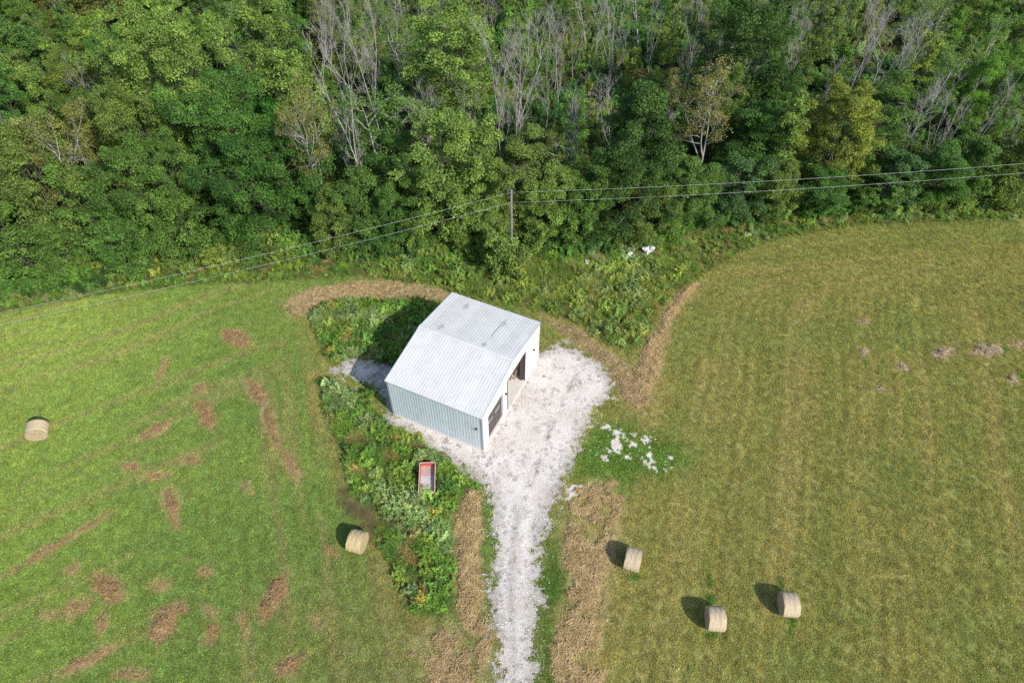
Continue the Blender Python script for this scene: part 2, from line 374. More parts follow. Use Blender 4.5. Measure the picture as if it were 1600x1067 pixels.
# ------------------------------------------------------------------ ground
def field_color(P):
    x, y = P[:, 0], P[:, 1]
    n1 = fbm(x, y, 0.12, 4, 3); n2 = fbm(x, y, 0.5, 4, 7); n3 = fbm(x, y, 1.7, 3, 21); n4 = fbm(x, y, 0.05, 3, 41)
    # left meadow: fresh green, raked in slanting lines far left and along the weeds near the drive
    a = np.radians(31); d = -x * np.sin(a) + y * np.cos(a) + 1.2 * n1; al = x * np.cos(a) + y * np.sin(a)
    b = np.radians(-72); d_ = -x * np.sin(b) + y * np.cos(b) + 1.0 * n1; al_ = x * np.cos(b) + y * np.sin(b)
    wl = sstep(-20, -30, x + 2 * n1)
    fine = wl * (0.5 + 0.5 * np.sin(d * 2 * np.pi / 1.5)) + (1 - wl) * (0.5 + 0.5 * np.sin(d_ * 2 * np.pi / 1.4))
    st2 = wl * fbm(d, al * 0.05, 0.9, 3, 5) + (1 - wl) * fbm(d_, al_ * 0.05, 0.9, 3, 6)
    left = np.array([[0.152, 0.223, 0.051]]) * (0.94 + 0.12 * n2[:, None]) * (0.93 + 0.14 * fine[:, None])
    left = mixc(left, np.array([0.215, 0.285, 0.060]), sstep(-26, -50, x + 10 * (n4 - 0.5)) * 0.75)
    left = mixc(left, np.array([0.215, 0.260, 0.062]), sstep(0.50, 0.68, n1) * 0.35)
    left = mixc(left, np.array([0.095, 0.162, 0.042]), sstep(0.52, 0.75, n3) * 0.25)
    left = mixc(left, np.array([0.26, 0.235, 0.095]), sstep(0.56, 0.70, st2) * 0.5)
    left = mixc(left, np.array([0.24, 0.20, 0.085]), sstep(32, 16, y) * sstep(-30, -10, x) * (0.2 + 0.4 * n2))
    # right meadow: drier olive stubble, mown along y with a curved headland at the back
    e = edgeY(x) - y
    w = sstep(7, 15, e); dd = (x + 0.9 * n1 - 0.34 * (y - 30)) * w + e * (1 - w); la = y * w + x * (1 - w)
    s2 = fbm(dd, la * 0.035, 0.75, 3, 9); s4 = 0.6 * fbm(dd, la * 0.03, 2.2, 2, 10) + 0.4 * (0.5 + 0.5 * np.sin(dd * 2 * np.pi / 1.25 + 2.5 * n1))
    right = np.array([[0.264, 0.250, 0.076]]) * (0.95 + 0.1 * n2[:, None]) * (0.77 + 0.46 * s4[:, None])
    right = mixc(right, np.array([0.37, 0.29, 0.135]), sstep(0.50, 0.74, s2) * 0.28)
    right = mixc(right, np.array([0.185, 0.215, 0.055]), sstep(0.50, 0.30, s2) * 0.4)
    right = mixc(right, np.array([0.19, 0.225, 0.06]), sstep(0.54, 0.74, n1) * 0.5)
    right = mixc(right, np.array([0.15, 0.18, 0.045]), sstep(0.55, 0.8, n3) * 0.25)
    right = mixc(right, np.array([0.21, 0.235, 0.065]), sstep(9, 2, e) * sstep(5, 25, x) * 0.6)
    m = sstep(-3, 5, x - 1 + 4 * (n1 - 0.5))
    c = left * (1 - m[:, None]) + right * m[:, None]
    br = sstep(-1.6, 1.4, sd(P, P_BRIGHT) + 3.2 * (n2 - 0.5)); c = mixc(c, np.array([0.09, 0.195, 0.026]), br * 0.75)
    br = sstep(-0.6, 0.6, sd(P, P_DRIVE_R) + 1.2 * (n3 - 0.5)); c = mixc(c, np.array([0.075, 0.15, 0.022]), br * 0.8)
    for (px, py, rx, ry) in GREENBITS:
        q = gpt(px, py); r = gpt([px + rx, px], [py, py + ry]); dx = abs(r[0][0] - q[0]); dy = abs(r[1][1] - q[1])
        k = np.hypot((x - q[0]) / dx, (y - q[1]) / dy) + 0.8 * (n3 - 0.5)
        c = mixc(c, np.array([0.07, 0.17, 0.022]), sstep(1.1, 0.6, k) * 0.9)
    # brown margin beside the weeds
    w1 = sd(P, P_W1); w2 = sd(P, P_W2); w3 = sd(P, P_W3)
    mg = sstep(-2.4, -0.3, np.maximum(w1, w2) + 1.6 * (n2 - 0.5)) * sstep(0.5, -0.2, np.maximum(w1, w2)) * (x < -6)
    c = mixc(c, np.array([0.27, 0.22, 0.08]), mg * 0.55)
    so = sstep(-0.8, 0.6, sd(P, P_SOIL) + 1.5 * (n3 - 0.5)); c = mixc(c, np.array([0.085, 0.06, 0.035]), so * 0.85)
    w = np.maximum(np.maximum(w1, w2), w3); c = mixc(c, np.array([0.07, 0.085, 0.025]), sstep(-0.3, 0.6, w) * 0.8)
    for p in P_HAY.values():
        h = sstep(-0.9, 0.9, sd(P, p) + 1.8 * (n3 - 0.5)); c = mixc(c, np.array([0.36, 0.29, 0.14]), h * 0.5)
    for p, _ in HAYBITS:
        b0 = p.min(0) - 1; b1 = p.max(0) + 1
        k = np.where((x > b0[0]) & (x < b1[0]) & (y > b0[1]) & (y < b1[1]))[0]
        if len(k):
            h = np.zeros(len(x)); h[k] = sstep(-0.5, 0.35, sd(P[k], p) + 1.0 * (n3[k] - 0.5)); c = mixc(c, np.array([0.34, 0.24, 0.13]), h * 0.7)
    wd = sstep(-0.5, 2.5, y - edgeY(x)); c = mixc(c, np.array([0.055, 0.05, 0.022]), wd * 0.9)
    return c
xs = np.concatenate([[-900, -500, -300, -200, -150, -120, -100, -85], np.arange(-74, 74.1, 0.36), [85, 100, 120, 150, 200, 300, 500, 900]])
ys = np.concatenate([[-500, -200, -80, -30, -5, 4], np.arange(10, 76.1, 0.36), np.arange(79, 160, 4), [180, 240, 400, 900]])
gx, gy = np.meshgrid(xs, ys); GP = np.stack([gx.ravel(), gy.ravel()], -1)
nx, ny = len(xs), len(ys)
idx = np.arange(nx * ny).reshape(ny, nx)
GF = np.stack([idx[:-1, :-1], idx[:-1, 1:], idx[1:, 1:], idx[1:, :-1]], -1).reshape(-1, 4)
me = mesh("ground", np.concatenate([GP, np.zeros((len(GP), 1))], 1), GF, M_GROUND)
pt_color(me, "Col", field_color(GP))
tag(link("ground", me), kind="structure")

def ragged_sheet(name, fn, x0, x1, y0, y1, step, z, mat, dirt=None):
    xs = np.arange(x0, x1, step); ys = np.arange(y0, y1, step); gx, gy = np.meshgrid(xs, ys)
    P = np.stack([gx.ravel(), gy.ravel()], -1); keepv = fn(P) > 0
    nx, ny = len(xs), len(ys); idx = np.arange(nx * ny).reshape(ny, nx)
    Fq = np.stack([idx[:-1, :-1], idx[:-1, 1:], idx[1:, 1:], idx[1:, :-1]], -1).reshape(-1, 4)
    Fq = Fq[keepv[Fq].sum(1) >= 3]
    used = np.unique(Fq); remap = np.zeros(len(P), int); remap[used] = np.arange(len(used))
    PU = P[used]; zz = z + 0.03 * (fbm(PU[:, 0], PU[:, 1], 0.9, 3, 77) - 0.3).clip(0)
    me = mesh(name, np.concatenate([PU, zz[:, None]], 1), remap[Fq], mat)
    if dirt is not None:
        a = me.attributes.new("dirt", 'FLOAT', 'POINT'); a.data.foreach_set("value", dirt(PU).astype(np.float32))
    return me
def gravel_fn(P):
    x, y = P[:, 0], P[:, 1]; nz = fbm(x, y, 0.9, 5, 31); n2 = fbm(x, y, 3.0, 3, 33)
    return np.maximum(sd(P, P_GRAVEL), sd(P, P_BACK) - 0.35 * sstep(0.5, 0.7, nz)) + 2.4 * (nz - 0.52) + 1.3 * (n2 - 0.5) + 1.3 * (fbm(x, y, 6.5, 2, 35) - 0.5)
def gravel_dirt(P):
    x, y = P[:, 0], P[:, 1]; s = np.maximum(sd(P, P_GRAVEL), sd(P, P_BACK)); n = fbm(x, y, 1.6, 4, 51); n2 = fbm(x, y, 0.5, 3, 55)
    d = sstep(1.6, -0.3, s + 1.2 * (n - 0.5)) * 0.6
    d = np.maximum(d, sstep(0.64, 0.76, n) * 0.35)
    d = np.maximum(d, sstep(28, 18, y) * 0.22 * sstep(0.35, 0.6, n2))
    xc = np.interp(y, [10, 17, 22, 27, 31], [0.2, 0.1, -0.1, 0.2, 1.0]); off_ = np.abs(np.abs(x - xc) - 0.85); d = np.maximum(d, sstep(0.25, 0.75, off_ + 0.5 * (n - 0.5)) * 0.34 * sstep(31, 28, y)); tk = np.abs(x - np.interp(y, [10, 17, 22, 27, 31, 34, 37, 41, 45], [0.2, 0.1, -0.1, 0.2, 1.4, 2.6, 3.6, 5.2, 7.0])); d = np.maximum(d, sstep(0.55, 0.1, tk + 0.5 * (n - 0.5)) * 0.5 * sstep(0.42, 0.6, n)); back = sd(P, P_BACK); d = np.where(back > 0.4, np.maximum(d, sstep(0.45, 0.6, n) * 0.6), d)
    return d.clip(0, 1)
tag(link("gravel_drive", ragged_sheet("gravel_drive", gravel_fn, -20, 12, 9, 49, 0.13, 0.014, M_GRAVEL, gravel_dirt)), kind="structure")
def lime_fn(P):
    nz = fbm(P[:, 0], P[:, 1], 3.2, 4, 61); s = np.max([sd(P, p) for p in P_LIME], 0); s = np.maximum(s, 0.5 * np.minimum(sd(P, G([(935,672),(975,664),(1030,684),(1040,715),(1030,736),(990,722),(925,722)])), 0.6) - 0.5); return 0.9 * np.minimum(s, 0.22) + 2.0 * (nz - 0.53)
tag(link("limestone_patches", ragged_sheet("limestone_patches", lime_fn, 3, 17, 29, 41, 0.07, 0.02, M_GRAVEL, lambda P: np.zeros(len(P)))), "broken white limestone patches showing through the bright green grass beside the yard", "gravel", kind="stuff")

# ------------------------------------------------------------------ scattered ground cover
protos = {}
def blade_mesh(name, n, rad, hmin, hmax, w, lean, mat, seg=2, flat=0.0, seed=0):
    r = np.random.default_rng(seed)
    th = r.uniform(0, 2 * np.pi, n); rr = rad * np.sqrt(r.uniform(0, 1, n)); b = np.stack([rr * np.cos(th), rr * np.sin(th), np.zeros(n)], -1)
    h = r.uniform(hmin, hmax, n); az = r.uniform(0, 2 * np.pi, n); ln = lean * r.uniform(0.3, 1.3, n)
    d = np.stack([np.cos(az) * ln, np.sin(az) * ln, np.full(n, 1 - flat)], -1); d /= np.linalg.norm(d, axis=1)[:, None]
    sa = r.uniform(0, 2 * np.pi, n); s = np.stack([np.cos(sa), np.sin(sa), np.zeros(n)], -1) * (w * r.uniform(0.6, 1.3, n))[:, None]
    mid = b + d * (h * 0.55)[:, None]; tip = b + d * h[:, None] + np.stack([np.cos(az), np.sin(az), np.full(n, -0.5)], -1) * (ln * h * 0.35)[:, None]
    V = np.stack([b - s * 0.5, b + s * 0.5, mid + s * 0.45, mid - s * 0.45, tip], 1).reshape(-1, 3); V[:, 2] = V[:, 2].clip(-0.02)
    k = np.arange(n)[:, None] * 5
    F4 = [tuple(q) for q in (k + np.array([0, 1, 2, 3]))]; F3 = [tuple(q) for q in (k + np.array([3, 2, 4]))]
    me = mesh(name, V, F4 + F3, mat); v = r.uniform(0, 1, n); face_attr(me, "v", np.concatenate([v, np.clip(v + 0.1, 0, 1)])); return me
def leafy_mesh(name, n_st, spread, h, leaf, n_leaf, mat, seed=0, top=None, droop=0.3):
    r = np.random.default_rng(seed); V = []; vals = []
    for i in range(n_st):
        a = r.uniform(0, 2 * np.pi); rr = spread * math.sqrt(r.uniform()); base = np.array([rr * math.cos(a), rr * math.sin(a), 0])
        hh = h * r.uniform(0.6, 1.1); lean = np.array([math.cos(a), math.sin(a), 0]) * r.uniform(0, 0.35) * hh
        sv = r.uniform(-0.25, 0.25)
        for j in range(n_leaf):
            t = r.uniform(0.25, 1.0) ** 0.8; c = base + lean * t + np.array([0, 0, hh * t])
            az = r.uniform(0, 2 * np.pi); d = np.array([math.cos(az), math.sin(az), r.uniform(-droop, 0.5)]); L = leaf * r.uniform(0.6, 1.3) * (1.2 - 0.5 * t)
            s = np.array([-d[1], d[0], r.uniform(-0.3, 0.3)]) * L * 0.22
            V += [c, c + d * L * 0.5 + s, c + d * L, c + d * L * 0.5 - s]
            vals.append(min(1, max(0, 0.25 + 0.5 * r.uniform() + sv + 0.2 * (t - 0.5))))
    n = len(vals); F = np.arange(n * 4).reshape(n, 4)
    me = mesh(name, np.array(V), F, mat); face_attr(me, "v", vals); return me
def proto_coll(name, meshes):
    c = bpy.data.collections.new(name)
    for i, m in enumerate(meshes):
        o = bpy.data.objects.new("%s_%02d" % (name, i), m); c.objects.link(o)
    return c
def scatter(name, P3, rz, scale, idx, tint, coll, tilt=None):
    n = len(P3); me = bpy.data.meshes.new(name); me.vertices.add(n); me.vertices.foreach_set("co", np.asarray(P3, np.float32).ravel())
    R = np.zeros((n, 3), np.float32); R[:, 2] = rz
    if tilt is not None: R[:, :2] = tilt
    a = me.attributes.new("rot", 'FLOAT_VECTOR', 'POINT'); a.data.foreach_set("vector", R.ravel())
    a = me.attributes.new("scl", 'FLOAT', 'POINT'); a.data.foreach_set("value", np.asarray(scale, np.float32))
    a = me.attributes.new("pidx", 'INT', 'POINT'); a.data.foreach_set("value", np.asarray(idx, np.int32))
    pt_color(me, "tint", tint); me.update()
    o = link(name, me)
    ng = bpy.data.node_groups.new(name + "_scatter", 'GeometryNodeTree')
    ng.interface.new_socket("Geometry", in_out='INPUT', socket_type='NodeSocketGeometry'); ng.interface.new_socket("Geometry", in_out='OUTPUT', socket_type='NodeSocketGeometry')
    gi = ng.nodes.new("NodeGroupInput"); go = ng.nodes.new("NodeGroupOutput"); ip = ng.nodes.new("GeometryNodeInstanceOnPoints")
    ci = ng.nodes.new("GeometryNodeCollectionInfo"); ci.inputs["Collection"].default_value = coll; ci.inputs["Separate Children"].default_value = True; ci.inputs["Reset Children"].default_value = True
    def na(nm, ty):
        q = ng.nodes.new("GeometryNodeInputNamedAttribute"); q.data_type = ty; q.inputs["Name"].default_value = nm; return q.outputs["Attribute"]
    ng.links.new(gi.outputs[0], ip.inputs["Points"]); ng.links.new(ci.outputs[0], ip.inputs["Instance"]); ip.inputs["Pick Instance"].default_value = True
    ng.links.new(na("pidx", 'INT'), ip.inputs["Instance Index"]); ng.links.new(na("rot", 'FLOAT_VECTOR'), ip.inputs["Rotation"]); ng.links.new(na("scl", 'FLOAT'), ip.inputs["Scale"])
    ng.links.new(ip.outputs[0], go.inputs[0])
    mo = o.modifiers.new("scatter", 'NODES'); mo.node_group = ng
    return o
def jitter(c, r, s=0.18):
    n = len(c); v = (1 + s * r.standard_normal(n)).clip(0.5, 1.7); h = 0.08 * r.standard_normal(n)
    out = c * v[:, None]; out[:, 0] *= (1 + h); out[:, 2] *= (1 - h); return out.clip(0.005, 0.9)
def Z(P): return np.concatenate([P, np.zeros((len(P), 1))], 1)
def in_view(P, mx=60, my=45):
    q = P[:, 1] * CP + CAM_H * SP; px = 800 + FPX * P[:, 0] / q; py = 533.5 - FPX * (P[:, 1] * SP - CAM_H * CP) / q
    return (px > -mx) & (px < 1600 + mx) & (py < 1067 + my)

r = np.random.default_rng(5)
# mown grass on both meadows
P = np.stack([r.uniform(-64, 64, 200000), r.uniform(12.5, 72, 200000)], -1)
P = P[in_view(P)]; P = P[P[:, 1] < edgeY(P[:, 0]) - 0.5]
w = np.maximum.reduce([sd(P, P_W1), sd(P, P_W2), sd(P, P_W3)]); gr = gravel_fn(P); inb = sd(P, BLD)
k = (gr < 0.05) & (inb < -0.15) & (w < 0.4); P = P[k]
k = r.uniform(size=len(P)) < 0.9
for p in P_HAY.values():
    s_ = sd(P, p); k &= ~((s_ > -0.1) & (r.uniform(size=len(P)) < 0.66 - 0.5 * sstep(0.45, 0.6, fbm(P[:, 0], P[:, 1], 0.6, 3, 97))))
for p, _ in HAYBITS: k &= ~((sd(P, p) > 0) & (r.uniform(size=len(P)) < 0.6))
k &= ~((sd(P, P_SOIL) > 0) & (r.uniform(size=len(P)) < 0.8)); k &= ~(lime_fn(P) > -0.05)
P = P[k]
tc = jitter(field_color(P) * 1.5, r, 0.22)
grass_c = proto_coll("mown_tuft", [blade_mesh("mown_tuft_mesh%d" % i, 40, 0.21, 0.05, 0.13, 0.022, 0.8, M_GRASS, seed=i) for i in range(6)])
br = sd(P, P_BRIGHT) > 0
o = scatter("mown_grass", Z(P), r.uniform(0, 6.28, len(P)), r.uniform(0.75, 1.35, len(P)) * np.where(br, 1.15, 1.0), r.integers(0, 6, len(P)), tc, grass_c)
tag(o, "short mown grass covering the meadows on both sides of the gravel drive", "grass", kind="stuff")
# tall weeds and rough grass
weeds = proto_coll("weed", [leafy_mesh("weed_mesh%d" % i, 7, 0.28, 0.85, 0.24, 17, M_WEED, seed=40 + i) for i in range(4)]
        + [blade_mesh("weed_mesh_b%d" % i, 90, 0.22, 0.5, 1.0, 0.02, 0.75, M_WEED, seed=60 + i) for i in range(3)])
def weed_points(poly, dens, r, pad=0.0):
    b0, b1 = poly.min(0), poly.max(0); n = int((b1[0] - b0[0]) * (b1[1] - b0[1]) * dens)
    P = np.stack([r.uniform(b0[0], b1[0], n), r.uniform(b0[1], b1[1], n)], -1); P = P[in_view(P, 120)]
    return P[sd(P, poly) + 2.4 * (fbm(P[:, 0], P[:, 1], 0.55, 4, 71) - 0.5) > pad - 0.25]
PW = np.concatenate([weed_points(P_W1, 8, r), weed_points(P_W2, 8, r), weed_points(P_W3, 5.5, r)])
k = (gravel_fn(PW) < -0.1) & (sd(PW, BLD) < -0.35)
WAG = gpt(668, 745)
k &= ~((np.abs(PW[:, 0] - WAG[0]) < 0.85) & (np.abs(PW[:, 1] - WAG[1]) < 1.5))
for nm in ("arc", "behind", "vee", "strip"): k &= sd(PW, P_HAY[nm]) < -0.1
PW = PW[k]
n1 = fbm(PW[:, 0], PW[:, 1], 0.35, 3, 81); n2 = fbm(PW[:, 0], PW[:, 1], 0.9, 3, 83)
wc = np.tile([[0.105, 0.185, 0.032]], (len(PW), 1))
wc = mixc(wc, np.array([0.16, 0.22, 0.04]), sstep(0.45, 0.65, n1)); wc = mixc(wc, np.array([0.07, 0.14, 0.035]), sstep(0.5, 0.7, n2) * 0.8)
dry = sstep(0.62, 0.72, fbm(PW[:, 0], PW[:, 1], 0.7, 3, 85)) * 0.8; dg = gpt(930, 452); dry = np.maximum(dry, 0.9 * sstep(2.6, 0.8, np.hypot((PW[:, 0] - dg[0]) * 1.5, (PW[:, 1] - dg[1]) * 0.8))); wc = mixc(wc, np.array([0.26, 0.19, 0.08]), dry); wc = mixc(wc, np.array([0.20, 0.25, 0.11]), sstep(0.55, 0.68, fbm(PW[:, 0], PW[:, 1], 0.5, 3, 111)) * 0.7)
w3 = sd(PW, P_W3); inw3 = (np.maximum(sd(PW, P_W1), sd(PW, P_W2)) < -0.3)
dist_edge = edgeY(PW[:, 0]) - PW[:, 1]
wc = mixc(wc, np.array([0.17, 0.20, 0.05]), np.where(inw3, sstep(1, 5, dist_edge) * 0.5, 0))
sgrass = (r.uniform(size=len(PW)) < 0.48 + 0.6 * dry + 0.35 * (fbm(PW[:, 0], PW[:, 1], 0.25, 2, 87) > 0.55))
ix = np.where(sgrass, r.integers(4, 7, len(PW)), r.integers(0, 4, len(PW)))
wsc = r.uniform(0.6, 1.3, len(PW)) * (0.55 + 0.9 * fbm(PW[:, 0], PW[:, 1], 0.45, 2, 89)) * np.where(inw3 & (PW[:, 0] > 22), 0.6, 1.0)
wsc *= np.where(inw3 & (PW[:, 0] < -14), 0.62, 1.0) * (0.4 + 0.6 * sstep(-0.5, 1.0, np.maximum.reduce([sd(PW, P_W1), sd(PW, P_W2), sd(PW, P_W3)])))
o = scatter("tall_weeds", Z(PW), r.uniform(0, 6.28, len(PW)), wsc, ix, jitter(wc, r, 0.22), weeds, r.normal(0, 0.12, (len(PW), 2)))
tag(o, "tall weeds and rough grass around the shed and along the edge of the wood", "weeds", kind="stuff")
# little weeds in the gravel
TRK = ([10, 17, 22, 27, 31, 34, 37, 41, 45], [0.2, 0.1, -0.1, 0.2, 1.4, 2.6, 3.6, 5.2, 7.0])
PG = np.stack([r.uniform(-20, 10, 22000), r.uniform(12, 48, 22000)], -1); g = gravel_fn(PG); dn = fbm(PG[:, 0], PG[:, 1], 0.8, 3, 91)
mid = np.exp(-((PG[:, 0] - 0.3 - 0.08 * (PG[:, 1] - 18)) / 0.5) ** 2)
pr_ = np.clip(sstep(2.0, 0.0, g) * 0.7 + sstep(0.55, 0.72, dn) * 0.55 + 0.13 + 0.2 * sstep(30, 20, PG[:, 1]), 0, 1) * 0.5
pr_ = np.maximum(pr_, 0.6 * np.exp(-((PG[:, 0] - np.interp(PG[:, 1], *TRK)) / 0.4) ** 2) * sstep(0.48, 0.62, dn) * (PG[:, 1] > 29)); wallw = sd(PG, BLD); pr_ = np.where((wallw > -0.7) & (wallw < -0.1), np.maximum(pr_, 0.35), pr_)
k = (g > 0) & (wallw < -0.12) & (r.uniform(size=len(PG)) < pr_); PG = PG[k]
o = scatter("gravel_weeds", Z(PG), r.uniform(0, 6.28, len(PG)), r.uniform(0.3, 1.0, len(PG)) ** 1.2, r.integers(0, 6, len(PG)), jitter(np.tile([[0.062, 0.07, 0.036]], (len(PG), 1)), r, 0.3), grass_c)
tag(o, "sparse little weeds poking up through the pale gravel yard", "weeds", kind="stuff")
# loose stones
def stone_mesh(seed):
    r2 = np.random.default_rng(seed); V = np.array([(1,0,0),(-1,0,0),(0,1,0),(0,-1,0),(0,0,0.7),(0,0,-0.5)]) * r2.uniform(0.7, 1.2, (6, 3)) * 0.04
    return mesh("stone_mesh", V, [(0,2,4),(2,1,4),(1,3,4),(3,0,4),(2,0,5),(1,2,5),(3,1,5),(0,3,5)], m_simple("limestone_chip", (0.66, 0.61, 0.565), 0.2, 3))
st_c = proto_coll("stone", [stone_mesh(i) for i in range(4)])
PS = np.stack([r.uniform(-20, 17, 42000), r.uniform(12, 48, 42000)], -1); PS = PS[((gravel_fn(PS) > -0.35) | ((lime_fn(PS) > -0.05) & (PS[:, 0] > 4) & (PS[:, 1] > 29) & (PS[:, 1] < 41))) & (sd(PS, BLD) < -0.1)]
o = scatter("gravel_stones", Z(PS) + [0, 0, 0.03], r.uniform(0, 6.28, len(PS)), r.uniform(0.4, 1.5, len(PS)) ** 1.4, r.integers(0, 4, len(PS)), np.ones((len(PS), 3)), st_c)
tag(o, "loose pale limestone chips strewn over the gravel drive and yard", "gravel", kind="stuff")

# ------------------------------------------------------------------ cut hay: swaths and leftover bits (real straw lying on a low mound)
def hay_mesh(name, poly, height, dens, seed, length=0.42, dir_=None, ragged=0.8, patchy=0.5):
    r = np.random.default_rng(seed); b0, b1 = poly.min(0) - 0.4, poly.max(0) + 0.4
    n = int((b1[0] - b0[0]) * (b1[1] - b0[1]) * dens * 1.7); P = np.stack([r.uniform(b0[0], b1[0], n), r.uniform(b0[1], b1[1], n)], -1)
    s = sd(P, poly) + ragged * (fbm(P[:, 0], P[:, 1], 1.3, 4, seed) - 0.5) * 1.5
    holes = fbm(P[:, 0], P[:, 1], 0.6, 3, 97)
    k = (s > 0) & (gravel_fn(P) < 0.5) & (r.uniform(size=n) < np.clip(s * 1.3 + 0.04, 0, 1) * (1 - patchy * sstep(0.48, 0.60, holes))); P = P[k]; s = s[k]; n = len(P)
    lump = fbm(P[:, 0], P[:, 1], 1.1, 3, seed + 5); zt = height * sstep(0, 0.8, s) * (0.35 + 1.1 * lump)
    z = zt * r.uniform(0.25, 1.0, n) + 0.02
    flow = fbm(P[:, 0], P[:, 1], 0.5, 2, seed + 9) * 5.0 if dir_ is None else dir_ + 1.6 * (fbm(P[:, 0], P[:, 1], 0.6, 2, seed + 9) - 0.5)
    az = flow + r.normal(0, 1.0, n); L = length * r.uniform(0.5, 1.3, n); el = r.normal(0.08, 0.22, n)
    d = np.stack([np.cos(az) * np.cos(el), np.sin(az) * np.cos(el), np.sin(el)], -1); sdv = np.stack([-np.sin(az), np.cos(az), r.normal(0, 0.5, n)], -1)
    c = np.concatenate([P, z[:, None]], 1); wd = 0.013 * r.uniform(0.7, 1.7, n)
    V = np.stack([c - d * L[:, None] / 2 - sdv * wd[:, None], c - d * L[:, None] / 2 + sdv * wd[:, None], c + d * L[:, None] / 2 + sdv * wd[:, None] * 0.6, c + d * L[:, None] / 2 - sdv * wd[:, None] * 0.6], 1).reshape(-1, 3)
    V[:, 2] = V[:, 2].clip(0.006)
    me = mesh(name, V, np.arange(n * 4).reshape(n, 4), M_STRAW)
    face_attr(me, "v", (0.15 + 0.45 * r.uniform(size=n) + 0.5 * (fbm(P[:, 0], P[:, 1], 2.0, 3, seed + 1) - 0.3)).clip(0, 1)); return me
def hay_thing(name, poly, height, dens, seed, label, color, dir_=None, length=0.42, ragged=0.8, group=None, patchy=0.5):
    me = hay_mesh(name, poly, height, dens, seed, length, dir_, ragged, patchy); c = np.append(poly.mean(0), 0).astype(np.float32)
    co = np.zeros(len(me.vertices) * 3, np.float32); me.vertices.foreach_get("co", co); co = co.reshape(-1, 3) - c; me.vertices.foreach_set("co", co.ravel()); me.update()
    o = link(name, me, None, tuple(map(float, c))); o.color = (*color, 1); tag(o, label, "hay", group); return o
hay_thing("hay_swath", P_HAY["arc"], 0.28, 230, 1, "curved band of cut dry hay behind the weeds left of the shed", (0.95, 0.92, 0.84), 0.2)
hay_thing("hay_swath", P_HAY["behind"], 0.22, 200, 2, "cut hay band running from behind the shed past the yard's far corner", (0.92, 0.86, 0.78), -0.75)
hay_thing("hay_swath", P_HAY["vee"], 0.34, 230, 3, "cut hay band along the right meadow's edge up towards the wood", (1.0, 0.93, 0.8), 1.1)
hay_thing("hay_swath", P_HAY["strip"], 0.35, 260, 4, "long golden hay windrow along the left side of the drive", (0.98, 0.92, 0.78), 1.5)
hay_thing("hay_swath", P_HAY["foot"], 0.2, 150, 5, "patchy cut hay at the bottom edge left of the drive", (0.92, 0.85, 0.74), 0.4, ragged=1.8, patchy=1.0)
hay_thing("hay_swath", P_HAY["right"], 0.24, 190, 6, "wide spread of cut tan hay right of the drive", (0.97, 0.91, 0.78), 0.8, ragged=1.5, patchy=1.0)
for i, (p, lab) in enumerate(HAYBITS):
    rt = i >= len(LEFT)
    hay_thing("hay_clump", p, 0.5 if rt else 0.34, 330 if rt else 260, 20 + i, lab, (0.95, 1.0, 1.12) if rt else (0.74, 0.62, 0.51), None, 0.3, 0.5, "hay leftovers in the right meadow" if rt else "hay leftovers in the left meadow")

# ------------------------------------------------------------------ steel shed
stn = lambda s, w: tuple(np.append(BC - U * s + N * w, BH + (BR - BH) * (1 - abs(w - BW / 2) / (BW / 2))))
sdir = (N[0], N[1], -0.17)
M_ROOF = m_steel("white_roof_steel", (0.63, 0.635, 0.625), [(stn(8.0, 7.1), sdir, (0.5, 0.8), 0.9, 0.8), (stn(3.2, 6.9), sdir, (0.35, 0.7), 0.85, 0.85), (stn(3.15, 9.2), sdir, (0.28, 2.2), 0.7, 0.75), (stn(7.5, 11.2), sdir, (0.55, 0.9), 0.85, 0.7), (stn(3.0, 10.7), sdir, (0.5, 0.9), 0.85, 0.65)], 0.0)
M_WALL = m_steel("white_wall_steel", (0.66, 0.665, 0.665)); M_SIDE = m_steel("bluer_side_wall_steel", (0.52, 0.595, 0.635))  # front side wall steel is bluer and darker than the other walls
M_TRIM = m_simple("white_trim", (0.72, 0.73, 0.74), 0.05, 3, 0.45); M_RAKE = m_simple("shade_tinted_rake_trim", (0.40, 0.44, 0.48), 0.06, 3, 0.5); M_GTRIM = m_simple("grey_trim", (0.30, 0.32, 0.35), 0.1, 3, 0.5)  # rake trim's blue-grey paints in the shadow line below the roof edge
M_BROWN = m_simple("brown_door_paint", (0.075, 0.058, 0.055), 0.15, 4, 0.5); M_DARK = m_simple("dark_metal", (0.04, 0.04, 0.045), 0.2, 4, 0.5)
M_GLASS = NT("door_glass").principled((0.18, 0.19, 0.21), 0.08, 0.0, None, 0.7)
M_STEELIN = m_simple("red_oxide_steel", (0.20, 0.16, 0.14), 0.15, 4, 0.6); M_WOOD = m_simple("plank_wood", (0.42, 0.30, 0.18), 0.25, 9, 0.8)
shed = empty("steel_shed", (BC[0], BC[1], 0), math.atan2(U[1], U[0]))
tag(shed, "white ribbed steel shed with one closed brown door and one open doorway", "shed")
